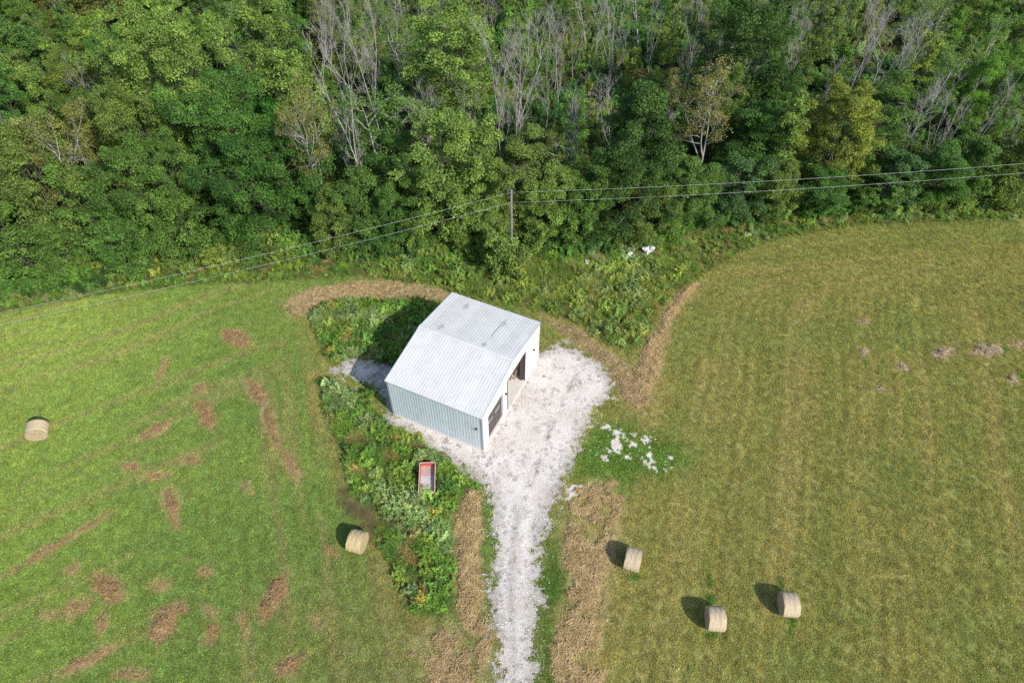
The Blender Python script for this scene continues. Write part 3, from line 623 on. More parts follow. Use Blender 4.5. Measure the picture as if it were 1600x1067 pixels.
# local frame: x = U (length runs 0 .. -BL), y = N (0 .. BW), z up
def ribs(w, n=3, rh=0.016):
    pts = [(0.0, 0.0)]; p = w / n
    for i in range(n):
        c = p * (i + 0.5)
        pts += [(c - 0.042, 0.0), (c - 0.022, rh), (c + 0.022, rh), (c + 0.042, 0.0)]
    return pts + [(w, 0.0)]
slope_len = math.hypot(BW / 2 + 0.12, BR - BH); NP = 11; PWd = (BL + 0.16) / NP
prof = ribs(PWd)
V = []; Fs = []
for k_, (px_, h_) in enumerate(prof): V += [(px_, 0, h_), (px_, slope_len, h_)]
for k_ in range(len(prof) - 1): Fs.append((2*k_, 2*k_+2, 2*k_+3, 2*k_+1))
roof_me = mesh("roof_panel", V, Fs, M_ROOF); pitch = math.atan2(BR - BH, BW / 2)
for side in (0, 1):
    for i in range(NP):
        o = link("roof_panel", roof_me, shed); dz = 0.0015 * ((i * 7) % 3)
        if side == 0:
            o.location = (-BL - 0.08 + PWd * i, -0.12, BH - 0.12 * math.tan(pitch) + 0.06 + dz); o.rotation_euler = (pitch, 0, 0)
        else:
            o.location = (0.08 - PWd * i, BW + 0.12, BH - 0.12 * math.tan(pitch) + 0.06 + dz); o.rotation_euler = (pitch, 0, math.pi)
mb = MB(); zc = BR + 0.105; hw = 0.24
mb.add([(-BL-0.1, BW/2-hw, zc-hw*math.tan(pitch)), (0.1, BW/2-hw, zc-hw*math.tan(pitch)), (0.1, BW/2, zc), (-BL-0.1, BW/2, zc), (-BL-0.1, BW/2+hw, zc-hw*math.tan(pitch)), (0.1, BW/2+hw, zc-hw*math.tan(pitch))], [(0,1,2,3),(3,2,5,4)])
mb.build("ridge_cap", M_ROOF, shed)
for yy in (-0.15, BW + 0.03): MB().box(-BL-0.1, 0.1, yy, yy + 0.12, BH - 0.13, BH + 0.03).build("eave_trim", M_TRIM if yy < 0 else M_GTRIM, shed)
for xx in (0.035, -BL - 0.1):
    for s in (0, 1):
        y0, y1 = (-0.12, BW / 2) if s == 0 else (BW + 0.12, BW / 2)
        za, zb = BH - 0.12 * math.tan(pitch), BR
        MB().add([(xx, y0, za-0.14), (xx+0.065, y0, za-0.14), (xx+0.065, y1, zb-0.14), (xx, y1, zb-0.14), (xx, y0, za+0.075), (xx+0.065, y0, za+0.075), (xx+0.065, y1, zb+0.075), (xx, y1, zb+0.075)],
                 [(0,1,2,3),(4,7,6,5),(0,4,5,1),(1,5,6,2),(2,6,7,3),(3,7,4,0)]).build("rake_trim", M_RAKE, shed)
def wall_panel(pts, zlo, zhi, mat, axis, name="wall_panel"):
    """pts (along, depth); axis 'y' -> gable at x = const, axis 'x' -> side wall"""
    V = []; Fs = []
    for (a, d) in pts:
        for z in (zlo(a), zhi(a)): V.append(axis(a, d, z))
    for k_ in range(len(pts) - 1): Fs.append((2*k_, 2*k_+2, 2*k_+3, 2*k_+1))
    return link(name, mesh(name, V, Fs, mat), shed)
SLAB = 0.16
PWs = BL / NP
for i in range(NP):
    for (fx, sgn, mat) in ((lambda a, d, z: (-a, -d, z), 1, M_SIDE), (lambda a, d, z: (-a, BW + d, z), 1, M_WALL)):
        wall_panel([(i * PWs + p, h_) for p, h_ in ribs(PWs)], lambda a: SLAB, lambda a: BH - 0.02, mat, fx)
NG = 14; PWg = BW / NG
roofz = lambda a: BH + (BR - BH) * (1 - abs(a - BW / 2) / (BW / 2)) + 0.0
D1, D2 = (1.12, 4.25, 4.0), (5.2, 9.15, 4.45)
for gab in (0, 1):
    fx = (lambda a, d, z: (d, a, z)) if gab == 0 else (lambda a, d, z: (-BL - d, a, z))
    for i in range(NG):
        pts = [(i * PWg + p, h_ * 0.9) for p, h_ in ribs(PWg)]
        cuts = [D1[0], D1[1], D2[0], D2[1], BW / 2] if gab == 0 else [BW / 2]
        for c in cuts:
            if pts[0][0] + 1e-3 < c < pts[-1][0] - 1e-3:
                d = float(np.interp(c, [p[0] for p in pts], [p[1] for p in pts])); pts = sorted(pts + [(c, d)])
        segs = [[pts[0]]]
        for p in pts[1:]:
            segs[-1].append(p)
            if any(abs(p[0] - c) < 1e-6 for c in cuts[:4]) and p is not pts[-1]: segs.append([p])
        for sg in segs:
            m_ = (sg[0][0] + sg[-1][0]) / 2; lo = SLAB
            if gab == 0:
                for (a0, a1, hh) in (D1, D2):
                    if a0 < m_ < a1: lo = hh
            wall_panel(sg, lambda a, lo=lo: lo, lambda a: roofz(a) - 0.02, M_WALL, fx)
for (x_, y_) in ((0.0, 0.0), (0.0, BW), (-BL, 0.0), (-BL, BW)):
    sx = 1 if x_ == 0 else -1; sy = -1 if y_ == 0 else 1
    mb = MB(); mb.box(min(x_ + sx*0.036, x_ + sx*0.045), max(x_ + sx*0.036, x_ + sx*0.045), min(y_ + sy*0.045, y_ - sy*0.10), max(y_ + sy*0.045, y_ - sy*0.10), SLAB, BH - 0.14)
    mb.box(min(x_ + sx*0.034, x_ - sx*0.10), max(x_ + sx*0.034, x_ - sx*0.10), min(y_ + sy*0.036, y_ + sy*0.046), max(y_ + sy*0.036, y_ + sy*0.046), SLAB, BH - 0.14)
    mb.build("corner_trim", M_GTRIM if y_ == 0 else M_TRIM, shed)  # front corners in darker grey, their shade painted into the trim colour
MB().box(-BL - 0.06, 0.10, -0.06, BW + 0.06, -0.3, SLAB).build("floor_slab", M_CONC, shed)
# structure seen through the doorway: frames and girts
for xx in (-BL + 0.35, -BL * 0.5, -0.45):
    mb = MB(); zz = lambda y: roofz(y) - 0.22
    for y_ in (0.22, BW - 0.22): mb.box(xx - 0.1, xx + 0.1, y_ - 0.12, y_ + 0.12, SLAB, zz(y_))
    mb.beam((xx, 0.2, zz(0.2)), (xx, BW / 2, zz(BW / 2)), 0.16, 0.26); mb.beam((xx, BW - 0.2, zz(0.2)), (xx, BW / 2, zz(BW / 2)), 0.16, 0.26)
    mb.build("steel_frame", M_STEELIN, shed)
# door jambs
for (a0, a1, hh) in (D1, D2):
    mb = MB(); mb.box(-0.28, 0.045, a0 - 0.07, a0 - 0.0, SLAB, hh + 0.07); mb.box(-0.28, 0.045, a1 + 0.0, a1 + 0.07, SLAB, hh + 0.07); mb.box(-0.28, 0.045, a0, a1, hh, hh + 0.07)
    mb.build("door_frame", M_BROWN if a0 > 5 else M_TRIM, shed)
MB().box(-0.45, -0.26, D2[1] - 0.16, D2[1] - 0.02, SLAB, D2[2]).build("door_track", M_BROWN, shed)
MB().box(-0.45, -0.26, D2[0] + 0.02, D2[0] + 0.10, SLAB, D2[2]).build("door_track", M_DARK, shed)
dr = empty("overhead_door"); dr.parent = shed; dr.location = (-0.16, (D1[0] + D1[1]) / 2, SLAB)
dw = D1[1] - D1[0] - 0.02; nsec = 6; shh = (D1[2] - SLAB) / nsec
for i in range(nsec):
    mb = MB(); mb.box(-0.04, 0.0, -dw/2, dw/2, i * shh + 0.006, (i + 1) * shh - 0.006)
    for j in range(4): mb.box(0.0, 0.012, -dw/2 + dw * (j + 0.1) / 4, -dw/2 + dw * (j + 0.9) / 4, i * shh + 0.12, (i + 1) * shh - 0.12)
    mb.build("door_section", M_BROWN, dr)
for (a, b) in ((-0.42, -0.12), (0.05, 0.36)):
    z0 = 3 * shh + 0.18; z1 = 4 * shh - 0.18
    mb = MB(); mb.box(0.013, 0.03, dw*a, dw*b, z0, z0+0.05); mb.box(0.013, 0.03, dw*a, dw*b, z1-0.05, z1); mb.box(0.013, 0.03, dw*a, dw*a+0.05, z0+0.05, z1-0.05); mb.box(0.013, 0.03, dw*b-0.05, dw*b, z0+0.05, z1-0.05)
    mb.build("window_frame", M_GTRIM, dr); MB().box(0.014, 0.02, dw*a+0.05, dw*b-0.05, z0+0.05, z1-0.05).build("window_pane", M_GLASS, dr)
for (a, z, side) in ((11.15, 2.8, 0), (4.73, 3.15, 0), (0.55, 3.3, 1)):
    mb = MB()
    if side == 0: mb.box(0.028, 0.06, a - 0.09, a + 0.09, z - 0.1, z + 0.1); mb.box(0.06, 0.18, a - 0.07, a + 0.07, z - 0.05, z + 0.09)
    else: mb.box(-a - 0.09, -a + 0.09, -0.06, -0.028, z - 0.1, z + 0.1); mb.box(-a - 0.07, -a + 0.07, -0.18, -0.06, z - 0.05, z + 0.09)
    mb.build("wall_light", M_DARK, shed)
# planks leaning inside the open doorway
for i, (yy, lx, hh, lab) in enumerate(((8.35, -1.6, 2.7, "leftmost tan plank leaning just inside the open shed doorway"), (8.6, -1.3, 2.5, "middle tan plank leaning just inside the open shed doorway"), (8.8, -1.0, 2.9, "right-hand tan plank leaning by the doorway's dark jamb"))):
    o = MB().beam((0, 0, 0.012), (0.25, 0.75 + 0.1 * i, hh), 0.16, 0.04).build("plank", M_WOOD); w_ = BC + U * lx + N * yy
    o.location = (w_[0], w_[1], SLAB + 0.004); o.rotation_euler = (0, 0, math.atan2(U[1], U[0])); tag(o, lab, "plank", "planks leaning in the shed")

# ------------------------------------------------------------------ hay bales
M_WRAP, M_HAYEND = m_wrap(), m_hayend()
BRAD, BLEN = 0.92, 1.28
def bale_parts():
    n, m = 48, 14; V = []
    for i in range(m + 1):
        x = -BLEN/2 + BLEN * i / m; e = abs(2 * i / m - 1)
        for k in range(n):
            t = 2 * math.pi * k / n; rr = BRAD * (1 - 0.035 * e ** 6) + 0.012 * math.sin(5 * x * 3 + 2 * t) + 0.012 * math.sin(3 * t + 1)
            z = rr * math.sin(t); V.append((x + 0.01 * math.sin(7 * t), rr * math.cos(t), max(z, -BRAD * 0.955)))
    F = np.array([(i*n+k, (i+1)*n+k, (i+1)*n+(k+1)%n, i*n+(k+1)%n) for i in range(m) for k in range(n)])
    wrap = mesh("bale_wrap", V, F, M_WRAP, True); ends = []
    for s in (-1, 1):
        rings = 14; V = []
        for j in range(rings + 1):
            q = j / rings
            for k in range(n):
                t = 2 * math.pi * k / n; rr = BRAD * 0.965 * q
                bx = BLEN/2 - 0.012 + 0.03 * math.sin(2 * math.pi * (q * 6 + t / (2 * math.pi))) * (1 - q ** 4) - 0.03 * (1 - q)
                V.append((s * bx, rr * math.cos(t), max(rr * math.sin(t), -BRAD * 0.95)))
        F = np.array([(j*n+k, j*n+(k+1)%n, (j+1)*n+(k+1)%n, (j+1)*n+k)[::s] for j in range(rings) for k in range(n)])
        ends.append(mesh("bale_end", V, F, M_HAYEND, True))
    return wrap, ends
bw_me, be_me = bale_parts()
for (px, py, deg, lab, cc) in BALES:
    g = gpt(px, py, BRAD); root = empty("hay_bale", (float(g[0]), float(g[1]), 0), math.radians(deg))
    tag(root, lab, "hay bale", "round hay bales on the meadows")
    o = link("net_wrap", bw_me, root, (0, 0, BRAD * 0.94)); o.color = (*cc, 1); o.rotation_euler = (0, 0, 0)
    for m_ in be_me: link("end_face", m_, root, (0, 0, BRAD * 0.94))
    q = (px * 7 % 13) / 13; root.scale = (1.0 - 0.04 * q, 1.0 + 0.05 * q, 0.99 - 0.06 * q); t_ = np.linspace(0, 2 * np.pi, 16, endpoint=False)
    lm = hay_mesh("loose_hay", np.stack([np.cos(t_) * 1.0, np.sin(t_) * 1.15], -1) + g, 0.06, 26, 300 + px, 0.22, None, 0.8, 0.9); co = np.zeros(len(lm.vertices) * 3, np.float32); lm.vertices.foreach_get('co', co); co = co.reshape(-1, 3) - np.array([g[0], g[1], 0]); ca, sa = math.cos(-math.radians(deg)), math.sin(-math.radians(deg)); co = np.stack([co[:, 0] * ca - co[:, 1] * sa, co[:, 0] * sa + co[:, 1] * ca, co[:, 2]], -1); lm.vertices.foreach_set('co', co.astype(np.float32).ravel()); lm.update(); lo_ = link('loose_hay', lm, root); lo_['kind'] = 'stuff'; lo_.color = (0.9, 0.8, 0.65, 1)

# ------------------------------------------------------------------ red farm cart in the weeds
M_RED = m_simple("faded_red_paint", (0.42, 0.07, 0.06), 0.3, 5, 0.6, bump=0.1); M_RAIL = m_simple("pale_worn_rail", (0.55, 0.36, 0.33), 0.2, 6, 0.6)
M_SLAT = m_simple("weathered_floor_slat", (0.54, 0.49, 0.50), 0.22, 7, 0.8, bump=0.2); M_SLAT2 = m_simple("rusty_floor_slat", (0.46, 0.33, 0.28), 0.25, 6, 0.8, bump=0.2); M_TYRE = m_simple("old_tyre", (0.03, 0.028, 0.027), 0.3, 8, 0.9)
g = gpt(668, 748, 0.8); cart = empty("farm_cart", (float(g[0]), float(g[1]), 0), math.radians(3)); tag(cart, "old red open farm cart with slatted floor sunk in weeds", "cart")
CW, CL, FZ = 0.66, 1.42, 0.72
nsl = 13
for i in range(nsl):
    y0 = -CL + 2 * CL * i / nsl
    MB().box(-CW + 0.035, CW - 0.035, y0 + 0.012, y0 + 2 * CL / nsl - 0.012, FZ - 0.02, FZ + 0.02 + 0.004 * (i % 3)).build("floor_slat", M_SLAT2 if i > 7 else M_SLAT, cart)
for s in (-1, 1):
    MB().add([(s*(CW-0.03), -CL, FZ-0.08), (s*CW, -CL, FZ-0.08), (s*(CW+0.05), -CL, FZ+0.42), (s*(CW+0.02), -CL, FZ+0.42), (s*(CW-0.03), CL, FZ-0.08), (s*CW, CL, FZ-0.08), (s*(CW+0.05), CL, FZ+0.46), (s*(CW+0.02), CL, FZ+0.46)],
             [(0,1,2,3),(7,6,5,4),(0,4,5,1),(1,5,6,2),(2,6,7,3),(3,7,4,0)]).build("side_board", M_RED, cart)
    MB().beam((s*(CW+0.035), -CL-0.12, FZ+0.44), (s*(CW+0.035), CL+0.02, FZ+0.48), 0.075, 0.05).build("side_rail", M_RAIL, cart)
    for yy in (-0.9, 0.0, 0.9): MB().box(min(s*(CW+0.055), s*(CW+0.1)), max(s*(CW+0.055), s*(CW+0.1)), yy - 0.03, yy + 0.03, FZ - 0.1, FZ + 0.40).build("stake", M_RED, cart)
    w_ = empty("wheel"); w_.parent = cart; w_.location = (s * (CW + 0.22), -0.35, 0.36)
    R0, R1 = 0.36, 0.2; n = 20; V = []; F = []
    for (xx, rr) in ((-0.08, R1), (-0.09, R0 - 0.05), (-0.05, R0), (0.05, R0), (0.09, R0 - 0.05), (0.08, R1)):
        for k in range(n): t = 2 * math.pi * k / n; V.append((xx, rr * math.cos(t), rr * math.sin(t)))
    for j in range(6):
        for k in range(n): F.append((j*n+k, j*n+(k+1)%n, ((j+1)%6)*n+(k+1)%n, ((j+1)%6)*n+k))
    link("tyre", mesh("tyre", V, F, M_TYRE, True), w_); MB().tube([(-0.05, 0, 0), (0.05, 0, 0)], [0.205, 0.205], 16).build("rim", M_RED, w_)
MB().box(-CW + 0.035, CW - 0.035, CL - 0.03, CL, FZ + 0.03, FZ + 0.50).build("headboard", M_RED, cart)
MB().beam((-CW - 0.03, CL - 0.015, FZ + 0.535), (CW + 0.03, CL - 0.015, FZ + 0.535), 0.07, 0.05).build("top_rail", M_RAIL, cart)
MB().tube([(-CW - 0.28, -0.35, 0.36), (CW + 0.28, -0.35, 0.36)], [0.035, 0.035], 8).build("axle", M_DARK, cart)
mb = MB(); mb.beam((-0.35, -CL, FZ - 0.1), (-0.35, CL, FZ - 0.1), 0.08, 0.12); mb.beam((0.35, -CL, FZ - 0.1), (0.35, CL, FZ - 0.1), 0.08, 0.12); mb.box(-0.3, 0.3, -0.42, -0.28, 0.3, FZ - 0.17); mb.build("chassis", M_DARK, cart)
mb = MB(); mb.beam((-0.35, CL, FZ - 0.12), (0, CL + 1.1, 0.4), 0.07, 0.09); mb.beam((0.35, CL, FZ - 0.12), (0, CL + 1.1, 0.4), 0.07, 0.09); mb.build("drawbar", M_RED, cart)

# ------------------------------------------------------------------ white scrap in the weeds below the wood
M_WHITE = m_simple("white_sheeting", (0.56, 0.56, 0.58), 0.08, 3, 0.4)
def crumple(seed, w, l, amp):
    n, m = 12, 8; r2 = np.random.default_rng(seed); V = []
    for j in range(m + 1):
        for i in range(n + 1):
            x, y = w * (i / n - 0.5), l * (j / m - 0.5); V.append((x + r2.normal(0, w * 0.012), y + r2.normal(0, l * 0.02), amp * (0.6 + 0.5 * math.sin(9 * x + seed) * math.cos(7 * y) + r2.normal(0, 0.22))))
    F = [(j*(n+1)+i, j*(n+1)+i+1, (j+1)*(n+1)+i+1, (j+1)*(n+1)+i) for j in range(m) for i in range(n)]
    me = mesh("sheet", V, F, M_WHITE); return me
for (px, py, w, l, seed, z0, lab) in ((1014, 389, 1.25, 0.65, 3, 0.75, "crumpled white sheeting dumped in weeds at the wood's edge"), (984, 397, 0.8, 0.45, 5, 0.55, "small pale scrap sheet left of the crumpled white sheeting"), (917, 409, 0.7, 0.4, 8, 0.5, "little grey-white scrap in weeds above the shed's far corner")):
    g = gpt(px, py, z0 + 0.1); root = empty("scrap_sheeting", (float(g[0]), float(g[1]), 0), 0.2 * seed); tag(root, lab, "scrap")
    o = link("sheet", crumple(seed, w, l, 0.22), root, (0, 0, z0)); mo = o.modifiers.new("thick", 'SOLIDIFY'); mo.thickness = 0.012
    if w > 1:
        for k, (dx, dy, rz) in enumerate(((0.35, -0.25, 0.5), (-0.45, 0.1, -0.4))):
            o = link("sheet", crumple(seed + 10 + k, 0.8, 0.45, 0.2), root, (dx, dy, z0 + 0.12 + 0.05 * k)); o.rotation_euler = (0.2, 0.15, rz); mo = o.modifiers.new("thick", 'SOLIDIFY'); mo.thickness = 0.012
    mb = MB(); mb.box(-w * 0.4, w * 0.4, -l * 0.35, l * 0.35, 0.0, z0 + 0.02); mb.build("rubble_base", M_CONC, root)

# ------------------------------------------------------------------ power line
M_POLE = m_bark("pole_wood", (0.15, 0.13, 0.115), (0.26, 0.23, 0.21)); M_WIRE = m_simple("aluminium_wire", (0.44, 0.46, 0.46), 0.1, 2, 0.45, 0.3); M_INS = m_simple("insulator_glaze", (0.3, 0.3, 0.32), 0.1, 5, 0.3)
PY = 60.0; PZ = float(topz(296, PY)); PX = float(atY(799, 340, PY))
def solve_end(pxe, pye, span, sgn):
    best = None
    for th in np.linspace(-0.5, 0.5, 801):
        ex, ey = PX + sgn * span * math.cos(th), PY + span * math.sin(th)
        t = np.linspace(0, 1, 200); X = PX + (ex - PX) * t; Y = PY + (ey - PY) * t; Zz = PZ - 0.25 - 1.0 * 4 * t * (1 - t)
        q = Y * CP + (CAM_H - Zz) * SP; px = 800 + FPX * X / q; py = 533.5 - FPX * (Y * SP - (CAM_H - Zz) * CP) / q
        k = np.argmin(abs(px - pxe)); e = abs(py[k] - pye)
        if best is None or e < best[0]: best = (e, ex, ey)
    return best[1], best[2]
ends = {-1: solve_end(0, 487, 78, -1), 1: solve_end(1600, 254, 92, 1)}
def pole(x, y, lab):
    root = empty("power_pole", (x, y, 0)); tag(root, lab, "pole", "poles of the power line")
    mb = MB(); mb.tube([(0, 0, -0.5), (0.02, 0, PZ * 0.5), (0, 0, PZ)], [0.17, 0.145, 0.11], 10); mb.build("post", M_POLE, root, smooth=True)
    for z, s in ((PZ - 0.25, 1), (PZ - 1.55, 1)):
        mb = MB(); mb.tube([(0, -0.1, z), (0, -0.2, z), (0, -0.21, z + 0.02), (0, -0.26, z + 0.02)], [0.02, 0.02, 0.06, 0.06], 8); mb.build("insulator", M_INS, root)
    return root
pole(PX, PY, "grey wooden power pole standing among the trees behind the shed")
pole(*ends[-1], "wooden power pole beyond the left edge of the photo"); pole(*ends[1], "wooden power pole beyond the right edge of the photo")
for sgn, side in ((-1, "left"), (1, "right")):
    for z, nm in ((PZ - 0.23, "upper"), (PZ - 1.53, "lower")):
        ex, ey = ends[sgn]; pts = []
        for i in range(41):
            t = i / 40; pts.append((PX + (ex - PX) * t, PY - 0.24 + (ey - PY) * t, z - 4 * t * (1 - t)))
        o = MB().tube(pts, [0.0105] * 41, 5).build("power_wire", M_WIRE, smooth=True); tag(o, "%s power wire running from the pole to the %s" % (nm, side), "wire", "wires of the power line")

# ------------------------------------------------------------------ trees
def norm(v): return v / (np.linalg.norm(v) + 1e-9)
def tubes(branches):
    """branches: list of (pts (k,3), r0, r1, sides) -> verts, quads"""
    Vs, Fs, b = [], [], 0
    for pts, r0, r1, n in branches:
        k = len(pts); d = np.gradient(pts, axis=0); d /= np.linalg.norm(d, axis=1)[:, None] + 1e-9
        ref = np.array([0.0, 0.0, 1.0]) if abs(d[0, 2]) < 0.8 else np.array([1.0, 0.0, 0.0])
        u = np.cross(d, ref); u /= np.linalg.norm(u, axis=1)[:, None] + 1e-9; w = np.cross(d, u)
        t = np.arange(n) * 2 * np.pi / n; rr = np.linspace(r0, r1, k)[:, None, None]
        ring = pts[:, None, :] + rr * (np.cos(t)[None, :, None] * u[:, None, :] + np.sin(t)[None, :, None] * w[:, None, :])
        Vs.append(ring.reshape(-1, 3)); i = np.arange(k - 1)[:, None] * n; j = np.arange(n)[None, :]; j2 = (j + 1) % n
        Fs.append(np.stack([i + j, i + j2, i + n + j2, i + n + j], -1).reshape(-1, 4) + b); b += k * n
    return np.concatenate(Vs), np.concatenate(Fs)
def curve(r, p, d, L, k, wob, lift):
    pts = [p]; d = norm(d)
    for i in range(k):
        d = norm(d + r.normal(0, wob, 3) + np.array([0, 0, lift])); p = p + d * (L / k); pts.append(p)
    return np.array(pts)
def skeleton(seed, h, base, prof, R, nprim, up, nsec, twigs=0, fork=0, wob=0.06, thick=1.0):
    r = np.random.default_rng(seed); trunk = curve(r, np.zeros(3), np.array([0, 0, 1.0]), h * 0.95, 9, wob, 0.1); trunk[:, 2] *= h * 0.95 / trunk[-1, 2]
    r0 = h * 0.0125 * thick; br = [(trunk, r0, r0 * 0.12, 7)]; sec = []; tips = []
    tz = trunk[:, 2]; at = lambda z: np.array([np.interp(z, tz, trunk[:, i]) for i in range(3)])
    stems = [trunk]
    for f in range(fork):
        z = h * r.uniform(0.18, 0.4); a = r.uniform(0, 6.28); s = curve(r, at(z), np.array([0.45 * math.cos(a), 0.45 * math.sin(a), 1.0]), (h - z) * r.uniform(0.7, 0.95), 7, 0.07, 0.06)
        br.append((s, r0 * 0.65, r0 * 0.1, 6)); stems.append(s)
    for i in range(nprim):
        t = base + (0.97 - base) * (i + r.uniform(0, 1)) / nprim; st = stems[i % len(stems)]; z = min(h * t, st[-1, 2] * 0.98); z = max(z, st[0, 2])
        p = np.array([np.interp(z, st[:, 2], st[:, q]) for q in range(3)]); a = i * 2.4 + r.normal(0, 0.5)
        tt = (t - base) / (1 - base); L = R * prof(tt) * r.uniform(0.7, 1.12); e = up * (0.35 + 0.9 * tt)
        b = curve(r, p, np.array([math.cos(a), math.sin(a), e]), L * math.sqrt(1 + 0.3 * e * e), 5, 0.13, 0.05); rr = max(0.018, r0 * 0.42 * (L / R) ** 0.7 * (1.15 - 0.5 * t)); br.append((b, rr, rr * 0.25, 5)); tips.append(b[-1]); sec.append(b[3:])
        for j in range(nsec):
            q = r.uniform(0.25, 0.95); k = q * 5; i0 = int(min(k, 4)); pp = b[i0] + (b[i0 + 1] - b[i0]) * (k - i0); dd = norm(b[i0 + 1] - b[i0])
            side = norm(np.cross(dd, r.normal(0, 1, 3))); d2 = dd * 0.75 + side * 0.75 + np.array([0, 0, 0.25])
            s = curve(r, pp, d2, L * r.uniform(0.28, 0.55) * (1.15 - 0.4 * q), 3, 0.16, 0.06); br.append((s, rr * 0.42, rr * 0.12, 3)); tips.append(s[-1])
            for m in range(twigs):
                qq = r.integers(1, 4); pt = s[qq] if qq < 3 else s[-1]; tw = curve(r, pt, norm(s[-1] - s[0]) + r.normal(0, 0.55, 3) + np.array([0, 0, 0.2]), L * r.uniform(0.14, 0.28), 2, 0.12, 0.05); br.append((tw, max(0.008, rr * 0.16), 0.005, 3)); tips.append(tw[-1])
    tips.append(trunk[-1]); return br, np.array(tips), r
def leaves(r, centers, rad, per, size, squash=0.82, axis=None):
    n = len(centers); rc = rad * r.uniform(0.45, 1.0, n) ** 1.4 * 1.38; cnt = np.maximum(4, (1.15 * per * (rc / rad) ** 2 * r.uniform(0.6, 1.3, n))).astype(int)
    own = np.repeat(np.arange(n), cnt); m = len(own); d = r.normal(0, 1, (m, 3)); d /= np.linalg.norm(d, axis=1)[:, None]; d[:, 2] = np.where(d[:, 2] < -0.35, -d[:, 2], d[:, 2])
    p = centers[own] + d * (rc[own] * r.uniform(0.15, 1, m) ** 0.5)[:, None] * np.array([1, 1, squash])
    nr = d * 0.55 + np.array([0, 0, 0.55]) + r.normal(0, 0.68, (m, 3)); nr /= np.linalg.norm(nr, axis=1)[:, None]
    t = np.cross(nr, r.normal(0, 1, (m, 3))); t /= np.linalg.norm(t, axis=1)[:, None]; s = np.cross(nr, t)
    L = (size * r.uniform(0.6, 1.35, m))[:, None]; V = np.stack([p - t * L * 0.5, p + s * L * 0.33 + nr * L * 0.08, p + t * L * 0.5 - nr * L * 0.12, p - s * L * 0.33 + nr * L * 0.08], 1).reshape(-1, 3)
    cl = r.uniform(0, 1, n); tint = (0.55 * cl[own] ** 1.3 + 0.42 * r.uniform(0, 1, m) + 0.03).clip(0, 1)
    return V, np.arange(m * 4).reshape(m, 4), tint
PROF = dict(broad=lambda t: math.sqrt(max(0.02, 1 - (1.75 * (t - 0.38)) ** 2)) if t > 0.38 else 0.72 + 0.28 * t / 0.38, oval=lambda t: max(0.16, math.sin(math.pi * (0.16 + 0.80 * t)) ** 0.7),
            cone=lambda t: max(0.1, (1 - t) ** 0.62 * (0.86 + 0.25 * min(1, t * 5))), slim=lambda t: max(0.2, math.sin(math.pi * (0.2 + 0.74 * t)) ** 0.6), edge=lambda t: max(0.12, (1 - t ** 2.2) ** 0.6 * (0.8 + 0.2 * min(1, t * 4))), vase=lambda t: max(0.25, 0.35 + 1.0 * t - 0.55 * t ** 3), sparse=lambda t: max(0.2, math.sin(math.pi * (0.18 + 0.7 * t))))
PROTO = {}
